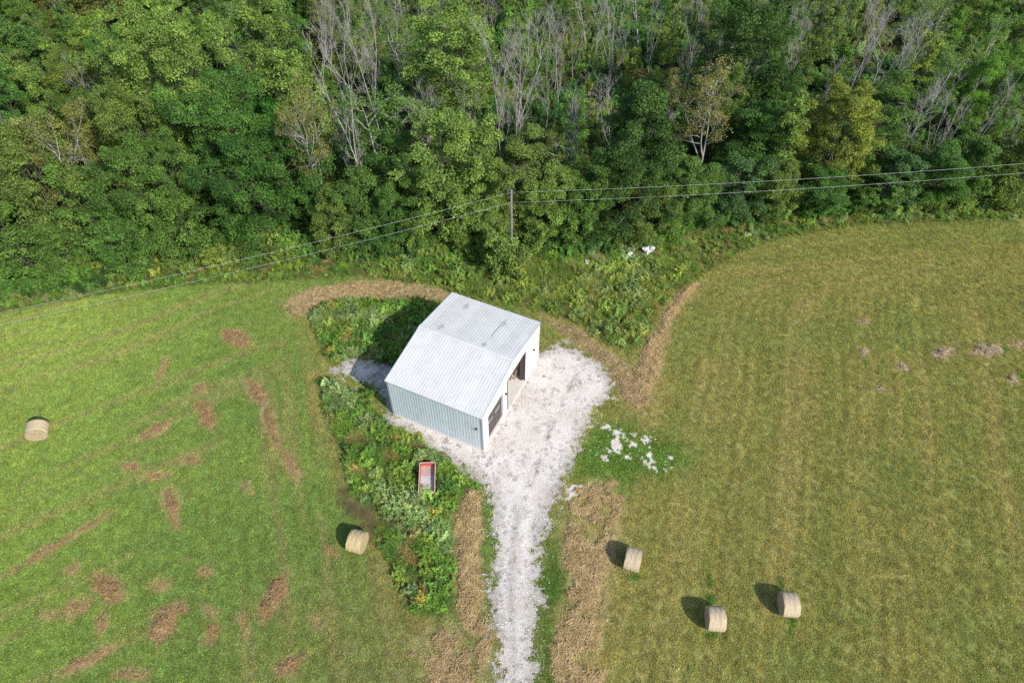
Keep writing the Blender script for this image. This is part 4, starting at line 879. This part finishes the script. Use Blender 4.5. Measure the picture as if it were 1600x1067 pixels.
def make_proto(kind, var):
    s = {'broad': 100, 'oval': 200, 'cone': 300, 'sparse': 400, 'bare': 500, 'slim': 600, 'bush': 700, 'crest': 800, 'edge': 900}[kind] + var * 7
    if kind == 'broad':  h, R, a = 16.0, 6.2, dict(base=0.10, prof=PROF['broad'], nprim=40, up=0.5, nsec=6, fork=2); lf = dict(rad=0.88, per=175, size=0.21)
    if kind == 'oval':   h, R, a = 15.0, 3.3, dict(base=0.07, prof=PROF['oval'], nprim=36, up=0.6, nsec=4, fork=1); lf = dict(rad=0.7, per=130, size=0.195)
    if kind == 'cone':   h, R, a = 18.0, 4.6, dict(base=0.05, prof=PROF['cone'], nprim=52, up=0.3, nsec=5); lf = dict(rad=0.75, per=135, size=0.21)
    if kind == 'sparse': h, R, a = 14.0, 3.2, dict(base=0.30, prof=PROF['sparse'], nprim=22, up=0.8, nsec=5, twigs=2, fork=1); lf = dict(rad=0.55, per=13, size=0.20)
    if kind == 'crest':  h, R, a = 15.0, 4.2, dict(base=0.48, prof=PROF['sparse'], nprim=26, up=0.75, nsec=5, twigs=1, fork=2); lf = dict(rad=0.62, per=30, size=0.2)
    if kind == 'bare':   h, R, a = 14.0, 3.0, dict(base=0.34, prof=PROF['vase'], nprim=20, up=1.5, nsec=6, twigs=6, fork=1 + var % 2, thick=0.52); lf = None
    if kind == 'slim':   h, R, a = 10.5, 1.75, dict(base=0.12, prof=PROF['slim'], nprim=24, up=0.8, nsec=3); lf = dict(rad=0.5, per=55, size=0.19)
    if kind == 'edge':   h, R, a = 10.0, 3.0, dict(base=0.02, prof=PROF['edge'], nprim=36, up=0.55, nsec=4, fork=1); lf = dict(rad=0.66, per=120, size=0.19)
    if kind == 'bush':   h, R, a = 3.2, 1.9, dict(base=0.05, prof=PROF['broad'], nprim=16, up=0.7, nsec=4, fork=2); lf = dict(rad=0.48, per=62, size=0.20)
    bs_, pf_ = a['base'], a['prof']; br, tips, r = skeleton(s, h, a.pop('base'), a.pop('prof'), R, a.pop('nprim'), a.pop('up'), a.pop('nsec'), **a)
    V, F = tubes(br[:1 + (kind != 'bare') * 0] if kind == 'bare' else br)
    out = dict(h=h, R=R)
    if kind == 'bare':
        out['trunk'] = mesh("dead_trunk", V, F, M_DEAD, True); V, F = tubes(br[1:]); out['branches'] = mesh("dead_branches", V, F, M_DEAD)
    else:
        out['trunk'] = mesh("tree_trunk", V, F, M_DEAD if kind in ('sparse', 'crest') else M_BARK, True)
        if kind in ('broad', 'oval', 'cone', 'edge', 'slim'):      # outer clumps that round the crown off
            m_ = int(len(tips) * 0.16); t_ = r.uniform(0.02, 0.97, m_); az = r.uniform(0, 6.28, m_); az = az + 0.6 * np.sin(3 * az + s)
            rr = np.array([pf_(q) for q in t_]) * R * r.uniform(0.62, 1.0, m_) * (0.82 + 0.25 * np.sin(2 * az + 7 * t_ + s))
            tips = np.concatenate([tips, np.stack([rr * np.cos(az), rr * np.sin(az), h * (bs_ + (0.99 - bs_) * t_)], -1)])
        lf['size'] *= (0.85, 1.0, 1.2, 0.92, 1.1, 1.3, 0.8)[var % 7]; lf['per'] = int(lf['per'] / ((0.85, 1.0, 1.2, 0.92, 1.1, 1.3, 0.8)[var % 7]) ** 1.6)
        V, F, ti = leaves(r, tips, **lf); me = mesh("tree_crown", V, F, M_LEAF); face_attr(me, "tint", ti); out['crown'] = me
    return out
NVAR = dict(broad=5, oval=6, cone=1, sparse=4, bare=7, slim=5, bush=4, crest=3, edge=4)
for k_, n_ in NVAR.items(): PROTO[k_] = [make_proto(k_, i) for i in range(n_)]
tr = np.random.default_rng(77)
NAMES = dict(edge="broadleaf_tree", broad="broadleaf_tree", oval="broadleaf_tree", cone="broadleaf_tree", sparse="sparse_tree", bare="dead_tree", slim="young_tree", bush="bush", crest="broadleaf_tree")
GROUPS = dict(bare="bare dead trees in the wood", bush="bushes along the edge of the wood", slim="slender young trees in the wood", sparse="half-bare trees in the wood")
PLACED = []
def place(kind, x, y, h, rad, color, label, lean=None, var=None):
    pr = PROTO[kind][int(tr.integers(0, NVAR[kind])) if var is None else var]
    root = empty(NAMES[kind], (float(x), float(y), 0), float(tr.uniform(0, 6.28)))
    root.scale = (rad / pr['R'], rad / pr['R'], h / pr['h'])
    if lean is None: lean = tr.normal(0, 0.035, 2)
    Rz = root.rotation_euler.z; root.rotation_mode = 'XYZ'; root.rotation_euler = (float(lean[0]), float(lean[1]), Rz)
    for part in ('trunk', 'branches', 'crown'):
        if part in pr:
            o = link(part, pr[part], root); o.color = (*color, 1)
    tag(root, label, "bush" if kind == 'bush' else ("dead tree" if kind == 'bare' else "tree"), GROUPS.get(kind, "leafy trees in the wood"))
    PLACED.append((x, y, rad, kind)); return root
C_DEEP, C_RICH, C_MID, C_LIGHT, C_YEL, C_OLIVE, C_BROWN, C_DARK, C_FRESH = (0.054,0.118,0.027), (0.072,0.148,0.033), (0.084,0.148,0.034), (0.140,0.205,0.050), (0.160,0.205,0.042), (0.115,0.160,0.040), (0.150,0.152,0.056), (0.048,0.092,0.024), (0.100,0.195,0.032)
GREY = (0.5, 0.5, 0.5)
HERO = [  # kind, px, py mid, py top, metres behind the wood's edge, crown width px, colour, label
 ('broad',402,315,222,3.5,195,C_DEEP,"broad deep green tree at the wood's edge, left of the shed"),
 ('broad',362,190,126,10,150,C_RICH,"rounded fresh green tree directly behind the broad deep green tree"),
 ('broad',270,110,14,17,190,C_LIGHT,"large yellowish-green tree at the upper left of the wood"),
 ('broad',235,310,228,3.5,150,C_MID,"mid-green round tree left of the broad deep green tree"),
 ('broad',215,205,150,10,130,C_OLIVE,"olive tree just below the large yellowish-green tree"),
 ('broad',65,300,222,4,150,C_OLIVE,"brown-tinged olive tree at the far left of the wood's edge"),
 ('crest',110,255,205,7,110,C_BROWN,"brownish thin-crowned tree behind the far-left olive tree"),
 ('oval',30,380,310,1.5,100,C_MID,"green tree in the wood's front left corner"),
 ('oval',150,345,275,2,90,C_MID,"narrow mid-green tree between two round trees at left"),
 ('oval',428,60,-15,26,110,C_LIGHT,"pale green tall tree at the top, right of the yellowish-green one"),
 ('oval',462,135,62,17,95,C_LIGHT,"pale green tree behind the thin brown-tinged tree"),
 ('crest',482,235,160,5,85,C_BROWN,"thin brown-tinged half-bare tree right of the broad deep green tree"),
 ('bare',555,215,90,6,110,GREY,"tall dead tree with pale trunk left of the gap in the wood"),
 ('bare',578,95,15,18,80,GREY,"white-stemmed dead tree behind the tall dead tree"),
 ('bare',530,70,5,22,60,GREY,"slim dead tree at the top, left of the white-stemmed one"),
 ('sparse',585,210,130,9,100,C_MID,"greyish half-bare tree just right of the tall dead tree"),
 ('oval',700,305,178,3,125,C_LIGHT,"light green pointed tree left of the power pole"),
 ('oval',655,330,265,2,80,C_MID,"small mid-green tree in front of the light green pointed tree"),
 ('oval',697,115,16,24,135,C_LIGHT,"feathery yellow-green tree at the top, above the power pole"),
 ('oval',822,290,204,4,105,C_OLIVE,"olive tree directly behind the power pole"),
 ('bare',782,145,66,15,75,GREY,"left one of two tall grey dead trees above the power pole"),
 ('bare',812,140,56,16,100,GREY,"right one of two tall grey dead trees above the power pole"),
 ('cone',990,240,113,3.5,160,C_DARK,"dark cone-shaped tree at the wood's edge above the white sheeting"),
 ('oval',872,335,262,2,80,C_LIGHT,"small green tree just right of the power pole"),
 ('oval',928,325,255,1.5,72,C_MID,"small green tree at the left foot of the dark cone-shaped tree"),
 ('bare',905,215,165,11,75,GREY,"crooked bare tree left of the dark cone-shaped tree"),
 ('crest',1108,210,128,6.5,105,(0.160,0.148,0.058),"rusty brown-crowned tree right of the dark cone-shaped tree"),
 ('broad',1190,100,-8,19,160,C_DARK,"huge dark green tree at the top right of centre"),
 ('broad',1185,235,172,8,130,C_DEEP,"dark green tree below the huge dark green one"),
 ('slim',1228,235,160,4,55,C_LIGHT,"slim pale tree left of the yellow-topped tree"),
 ('broad',1302,245,150,5,130,(0.165,0.192,0.040),"yellow-topped tree at the wood's right edge"),
 ('oval',1268,320,262,1,85,C_DEEP,"dark green tree at the left front of the yellow-topped tree"),
 ('oval',1345,320,268,1,75,C_MID,"mid-green tree at the right front of the yellow-topped tree"),
 ('bare',1425,215,140,6,80,GREY,"left one of three leaning grey dead trees at right"),
 ('bare',1462,225,152,5,60,GREY,"middle one of three leaning grey dead trees at right"),
 ('bare',1538,190,122,9,70,GREY,"right one of three leaning grey dead trees at right"),
 ('oval',1372,200,122,10,105,C_MID,"grey-green tree behind the yellow-topped tree"),
 ('slim',1440,95,52,21,50,C_YEL,"small bright yellow-green tree in the upper right wood"),
 ('broad',1545,150,98,15,110,C_FRESH,"fresh green tree behind the three leaning dead trees"),
 ('bare',1352,85,12,24,110,GREY,"wide grey dead tree above the yellow-topped tree"),
 ('bare',1378,130,56,19,100,GREY,"bushy grey dead tree right behind the yellow-topped tree"),
 ('oval',620,260,190,9,85,C_DEEP,"dark green tree at the gap right of the tall dead tree"),
 ('oval',760,345,285,1,75,C_LIGHT,"low olive tree at the foot of the power pole"),
 ('oval',1050,300,235,3,80,C_MID,"green tree at the right flank of the dark cone-shaped tree"),
 ('edge',100,405,350,0.6,80,C_MID,"low round tree between the two leftmost bright bushes"),
 ('edge',195,390,330,0.6,85,C_RICH,"low rich green tree below the olive trees at left"),
 ('edge',300,370,300,0.8,85,C_MID,"pointed green tree at the left foot of the broad deep green tree"),
 ('edge',525,365,300,0.6,75,C_OLIVE,"low olive tree right of the broad deep green tree"),
 ('edge',605,365,300,0.4,80,C_DEEP,"low dark tree between the tall dead tree and the pointed tree"),
 ('edge',735,365,300,0.3,75,C_LIGHT,"low pale tree just left of the power pole"),
 ('edge',845,355,290,0.3,75,C_LIGHT,"pale low tree just right of the power pole"),
 ('edge',905,355,285,0.3,70,C_MID,"mid-green low tree left of the dark cone-shaped tree"),
 ('edge',1020,350,290,0.3,75,C_OLIVE,"olive low tree right in front of the dark cone-shaped tree"),
 ('edge',1085,330,265,0.4,75,C_MID,"green low tree below the rusty-crowned tree"),
 ('edge',1150,310,250,0.5,80,(0.066,0.125,0.045),"dark grey-green low tree right of the rusty-crowned tree"),
 ('edge',1212,310,255,0.5,70,C_OLIVE,"olive low tree under the slim pale tree"),
 ('edge',1395,300,245,0.5,75,(0.075,0.14,0.05),"grey-green low tree below the left leaning dead tree"),
 ('edge',1455,290,235,0.5,80,C_RICH,"rich green low tree below the middle leaning dead tree"),
 ('edge',1512,285,225,0.5,80,C_MID,"mid-green low tree below the right leaning dead tree"),
 ('edge',1575,280,205,0.6,90,C_OLIVE,"olive tree at the right end of the wood's edge"),
 ('edge',560,340,275,0.8,80,C_MID,"small tree below the tall dead tree's foot"),
]
for (kind, px, pm, pt, off, wpx, colr, lab) in HERO:
    Y = 64.0
    for _ in range(6): X = float(atY(px, pm, Y)); Y = float(edgeY(X)) + max(off, 0.5 if kind == 'bare' else wpx / FPX * 76 / 2 * 0.42)
    h = float(topz(pt, Y)); zm = float(topz(pm, Y)); depth = Y * CP + (CAM_H - zm) * SP
    rad = wpx / FPX * depth / 2 * (1.0 if kind not in ('bare',) else 0.95)
    lean = (0.0, 0.0) if kind in ('cone',) else None
    place(kind, X, Y, h * (1.03 if kind == 'bare' else 1.0), rad, colr, lab, lean)
BUSH = [(45,428,2.6,C_FRESH,"bright green bush at the far left wood edge"),(125,436,2.4,C_FRESH,"bright green bush second from the left at the wood's edge"),(165,420,2.0,C_YEL,"yellow-green bush at the wood's edge, left part"),
 (222,425,2.4,C_MID,"mid-green bush below the mid-green round tree"),(330,410,2.2,C_YEL,"small yellow-green bush at the foot of the broad deep green tree"),(497,385,2.2,C_MID,"bush right of the broad deep green tree's foot"),
 (560,385,2.4,C_MID,"bush straight above the hay arc"),(610,388,2.0,C_OLIVE,"olive bush left of the light green pointed tree's foot"),(650,382,2.4,C_LIGHT,"pale bush at the foot of the light green pointed tree"),(722,382,2.4,C_OLIVE,"olive bush right of the light green pointed tree's foot"),
 (786,408,4.2,C_LIGHT,"pale bush left in front of the power pole's foot"),(806,411,4.0,C_OLIVE,"olive bush right in front of the power pole's foot"),(838,372,2.8,C_LIGHT,"pale green bush right of the power pole's foot"),(895,378,2.4,C_MID,"green bush left below the dark cone-shaped tree"),(950,370,2.4,C_OLIVE,"olive bush at the dark cone-shaped tree's foot"),
 (1045,352,2.4,C_FRESH,"bright bush right below the dark cone-shaped tree"),(1090,335,2.2,C_MID,"bush below the rusty brown-crowned tree"),(1150,322,2.6,(0.085,0.14,0.055),"grey-green bush right of the rusty brown-crowned tree"),(1200,322,2.4,(0.085,0.14,0.055),"grey-green bush below the slim pale tree"),
 (1262,322,2.4,C_DEEP,"dark bush at the left foot of the yellow-topped tree"),(1340,312,2.4,C_MID,"bush at the right foot of the yellow-topped tree"),(1362,290,2.4,C_YEL,"yellow-green bush under the left leaning dead tree"),(1402,300,2.6,(0.10,0.15,0.06),"grey-green bush under the three leaning dead trees"),
 (1445,308,2.4,C_MID,"green bush left of the bright bush at the right edge row"),(1490,296,2.6,C_FRESH,"bright leafy bush at the right part of the wood's edge"),(1545,302,2.4,C_OLIVE,"olive bush near the right end of the wood's edge"),(1590,292,2.4,C_YEL,"yellowish bush at the right photo edge"),
 (575,618,1.0,C_FRESH,"small bright green sapling beside the shed's rear left corner"),(615,205,2.5,C_FRESH,"bright understorey bush in the gap behind the tall dead tree")]
for (px, py, h, colr, lab) in BUSH:
    g = gpt(px, py, h * 0.5); place('bush', g[0], g[1], h * float(tr.uniform(0.95, 1.2)), h * (0.62 if h > 1.5 else 0.55), colr, lab)
n_hero = len(PLACED)
# the rest of the wood, tree by tree
FILL = []
cand = np.stack([tr.uniform(-118, 118, 9000), tr.uniform(52, 150, 9000)], -1)
LM = [(-1e9, "at the left end"), (190, "left of the yellowish-green tree"), (330, "behind the broad deep green tree"), (460, "left of the white-stemmed dead tree"), (590, "left of the feathery yellow-green tree"), (760, "above the power pole"), (900, "behind the dark cone-shaped tree"), (1060, "behind the rusty-crowned tree"), (1150, "around the huge dark green tree"), (1280, "behind the yellow-topped tree"), (1400, "behind the leaning dead trees"), (1520, "at the right end")]
occ = [(p[0], p[1], (0.62 if p[3] in ('broad', 'cone') else 0.75) * p[2] if p[3] != 'bush' else 0.6) for p in PLACED]
for (x, y) in cand:
    off = y - edgeY(x)
    if off < 5 or len(FILL) > 325: continue
    q = y * CP + (CAM_H - 7) * SP; px = 800 + FPX * x / q; py = 533.5 - FPX * (y * SP - (CAM_H - 7) * CP) / q
    if px < -90 or px > 1690 or py < -75: continue
    mind = 3.75 + 0.01 * off
    if any((x - a) ** 2 + (y - b) ** 2 < (mind * 0.55 + c) ** 2 if i < n_hero else (x - a) ** 2 + (y - b) ** 2 < mind ** 2 for i, (a, b, c) in enumerate(occ)): continue
    lefty = px < 520; u = tr.uniform()
    if lefty: kind = 'oval' if u < 0.42 else 'broad' if u < 0.60 else 'slim' if u < 0.74 else 'sparse' if u < 0.84 else 'bare'
    elif py < 190 and px < 1120: kind = 'oval' if u < 0.06 else 'slim' if u < 0.26 else 'sparse' if u < 0.40 else 'bare'
    else: kind = 'oval' if u < 0.10 else 'slim' if u < 0.36 else 'sparse' if u < 0.52 else 'bush' if u < 0.55 else 'bare'
    occ.append((x, y, 0)); FILL.append((x, y, kind, px, py, off))
PAL = dict(broad=[(C_MID, "mid-green"), (C_OLIVE, "olive"), (C_RICH, "rich green")], oval=[(C_LIGHT, "pale green"), (C_OLIVE, "olive"), (C_MID, "mid-green"), (C_RICH, "rich green")], slim=[(C_YEL, "yellow-green"), (C_LIGHT, "pale green"), (C_OLIVE, "olive"), (C_FRESH, "fresh green")], sparse=[(C_OLIVE, "olive"), (C_LIGHT, "pale")], bush=[(C_FRESH, "bright green")], bare=[(GREY, "grey")])
KN = dict(broad="broad tree", oval="oval-crowned tree", slim="slender young tree", sparse="half-bare tree", bush="bush", bare="bare dead tree")
ORD = ["leftmost", "second from left", "third from left", "fourth from left", "fifth from left", "sixth from left", "seventh from left", "eighth from left", "ninth from left", "tenth from left"]
cells = {}
for f in FILL:
    x, y, kind, px, py, off = f; pal = PAL[kind]; ci = int(tr.integers(0, len(pal))); band = "near" if off < 18 else "middle" if off < 36 else "far" if off < 52 else "farthest"
    seg = [s for lo, s in LM if px >= lo][-1]; cells.setdefault((pal[ci][1], kind, band, seg), []).append((px, f, pal[ci][0]))
for (cn, kind, band, seg), lst in cells.items():
    lst.sort(key=lambda q: q[0])
    for i, (px, (x, y, _, _, py, off), colr) in enumerate(lst):
        o_ = "" if len(lst) == 1 else ", " + ORD[min(i, 9)]
        lab = "%s %s%s, %s rows, %s" % (cn, KN[kind], o_, band, seg)
        hh = {'broad': (12, 15.5), 'oval': (11, 15.5), 'slim': (7, 12), 'sparse': (9, 14), 'bush': (2.5, 3.6), 'bare': (8, 14)}[kind]
        h = float(tr.uniform(*hh)); rr = {'broad': 0.36, 'oval': 0.20, 'slim': 0.165, 'sparse': 0.2, 'bush': 0.6, 'bare': 0.17}[kind] * h * float(tr.uniform(0.85, 1.2))
        jc = [c * float(tr.uniform(0.82, 1.2)) for c in colr]; place(kind, x, y, h, rr, jc, lab)
# undergrowth on the floor of the wood
ug = proto_coll("undergrowth", [leafy_mesh("undergrowth_mesh%d" % i, 16, 0.95, 1.9, 0.30, 34, M_WEED, seed=140 + i, droop=0.4) for i in range(4)])
PU = np.stack([tr.uniform(-118, 118, 15000), tr.uniform(52, 150, 15000)], -1); off = PU[:, 1] - edgeY(PU[:, 0]); k = (off > 0.3) & in_view(PU, 150) & (off < 90); PU = PU[k]; off = off[k]
k = tr.uniform(size=len(PU)) < 0.35 + 0.5 * (fbm(PU[:, 0], PU[:, 1], 0.1, 2, 3) > 0.42); PU = PU[k]; n = len(PU)
PF = np.stack([tr.uniform(-95, 100, 1500), np.zeros(1500)], -1); fo = tr.uniform(-0.2, 3.5, 1500); PF[:, 1] = edgeY(PF[:, 0]) + fo; PF = PF[in_view(PF, 150)]; nf = len(PF); PU = np.concatenate([PU, PF]); n = len(PU)
ucol = mixc(np.tile([[0.055, 0.11, 0.03]], (n, 1)), np.array([0.135, 0.185, 0.045]), sstep(0.38, 0.6, fbm(PU[:, 0], PU[:, 1], 0.13, 3, 9))); ucol = mixc(ucol, np.array([0.085, 0.18, 0.035]), sstep(0.5, 0.62, fbm(PU[:, 0], PU[:, 1], 0.3, 3, 19)) * 0.8)
o = scatter("undergrowth", Z(PU), tr.uniform(0, 6.28, n), np.concatenate([tr.uniform(0.55, 1.35, n - nf), tr.uniform(0.6, 1.1, nf) * (0.55 + 0.9 * fbm(PF[:, 0], PF[:, 1], 0.22, 3, 45))]), tr.integers(0, 4, n), jitter(ucol * np.where(np.arange(n) >= n - nf, 0.85, np.where(PU[:, 1] - edgeY(PU[:, 0]) < 28, 0.55, 0.9))[:, None], tr, 0.25), ug, tr.normal(0, 0.1, (n, 2)))  # tint darkened behind the wood's edge, painting shade into gaps between trees
tag(o, "leafy undergrowth filling the floor of the wood between the trees", "undergrowth", kind="stuff")
# goldenrod in bloom
M_GOLD = m_simple("goldenrod_bloom", (0.46, 0.36, 0.04), 0.3, 9, 0.7); M_GSTEM = m_simple("goldenrod_leaf", (0.09, 0.15, 0.03), 0.3, 8, 0.7)
for (px, py, R, lab, hh) in ((520,474,0.9,"yellow goldenrod at the hay arc's lower left",0.9),(545,517,0.6,"small yellow goldenrod clump in the middle of the rear weeds",0.9),(519,545,0.7,"yellow goldenrod at the left rim of the rear weeds",0.9),(676,800,0.8,"greenish-yellow goldenrod below the red cart",0.8),(657,935,0.7,"golden flowering clump at the bottom of the lower weeds",1.0)):
    g = gpt(px, py, hh); root = empty("goldenrod", (float(g[0]), float(g[1]), 0)); tag(root, lab, "wildflower", "goldenrod clumps in the weeds"); r9 = np.random.default_rng(px)
    me1 = leafy_mesh("goldenrod_leaves", 26, R, hh, 0.2, 12, M_GSTEM, seed=px); link("foliage", me1, root)
    V = []; m = 150; cen = np.stack([r9.normal(0, R * 0.45, 30), r9.normal(0, R * 0.45, 30), np.full(30, hh) + r9.normal(0, 0.1, 30)], -1)
    for i in range(m):
        c = cen[i % 30] + r9.normal(0, 0.09, 3); a = r9.uniform(0, 6.28); t = np.array([math.cos(a), math.sin(a), r9.normal(0, 0.4)]) * 0.07; s = np.array([-math.sin(a), math.cos(a), r9.normal(0, 0.4)]) * 0.03
        V += [c - t, c + s, c + t, c - s]
    link("blossom", mesh("goldenrod_blossom", np.array(V), np.arange(m * 4).reshape(m, 4), M_GOLD), root)
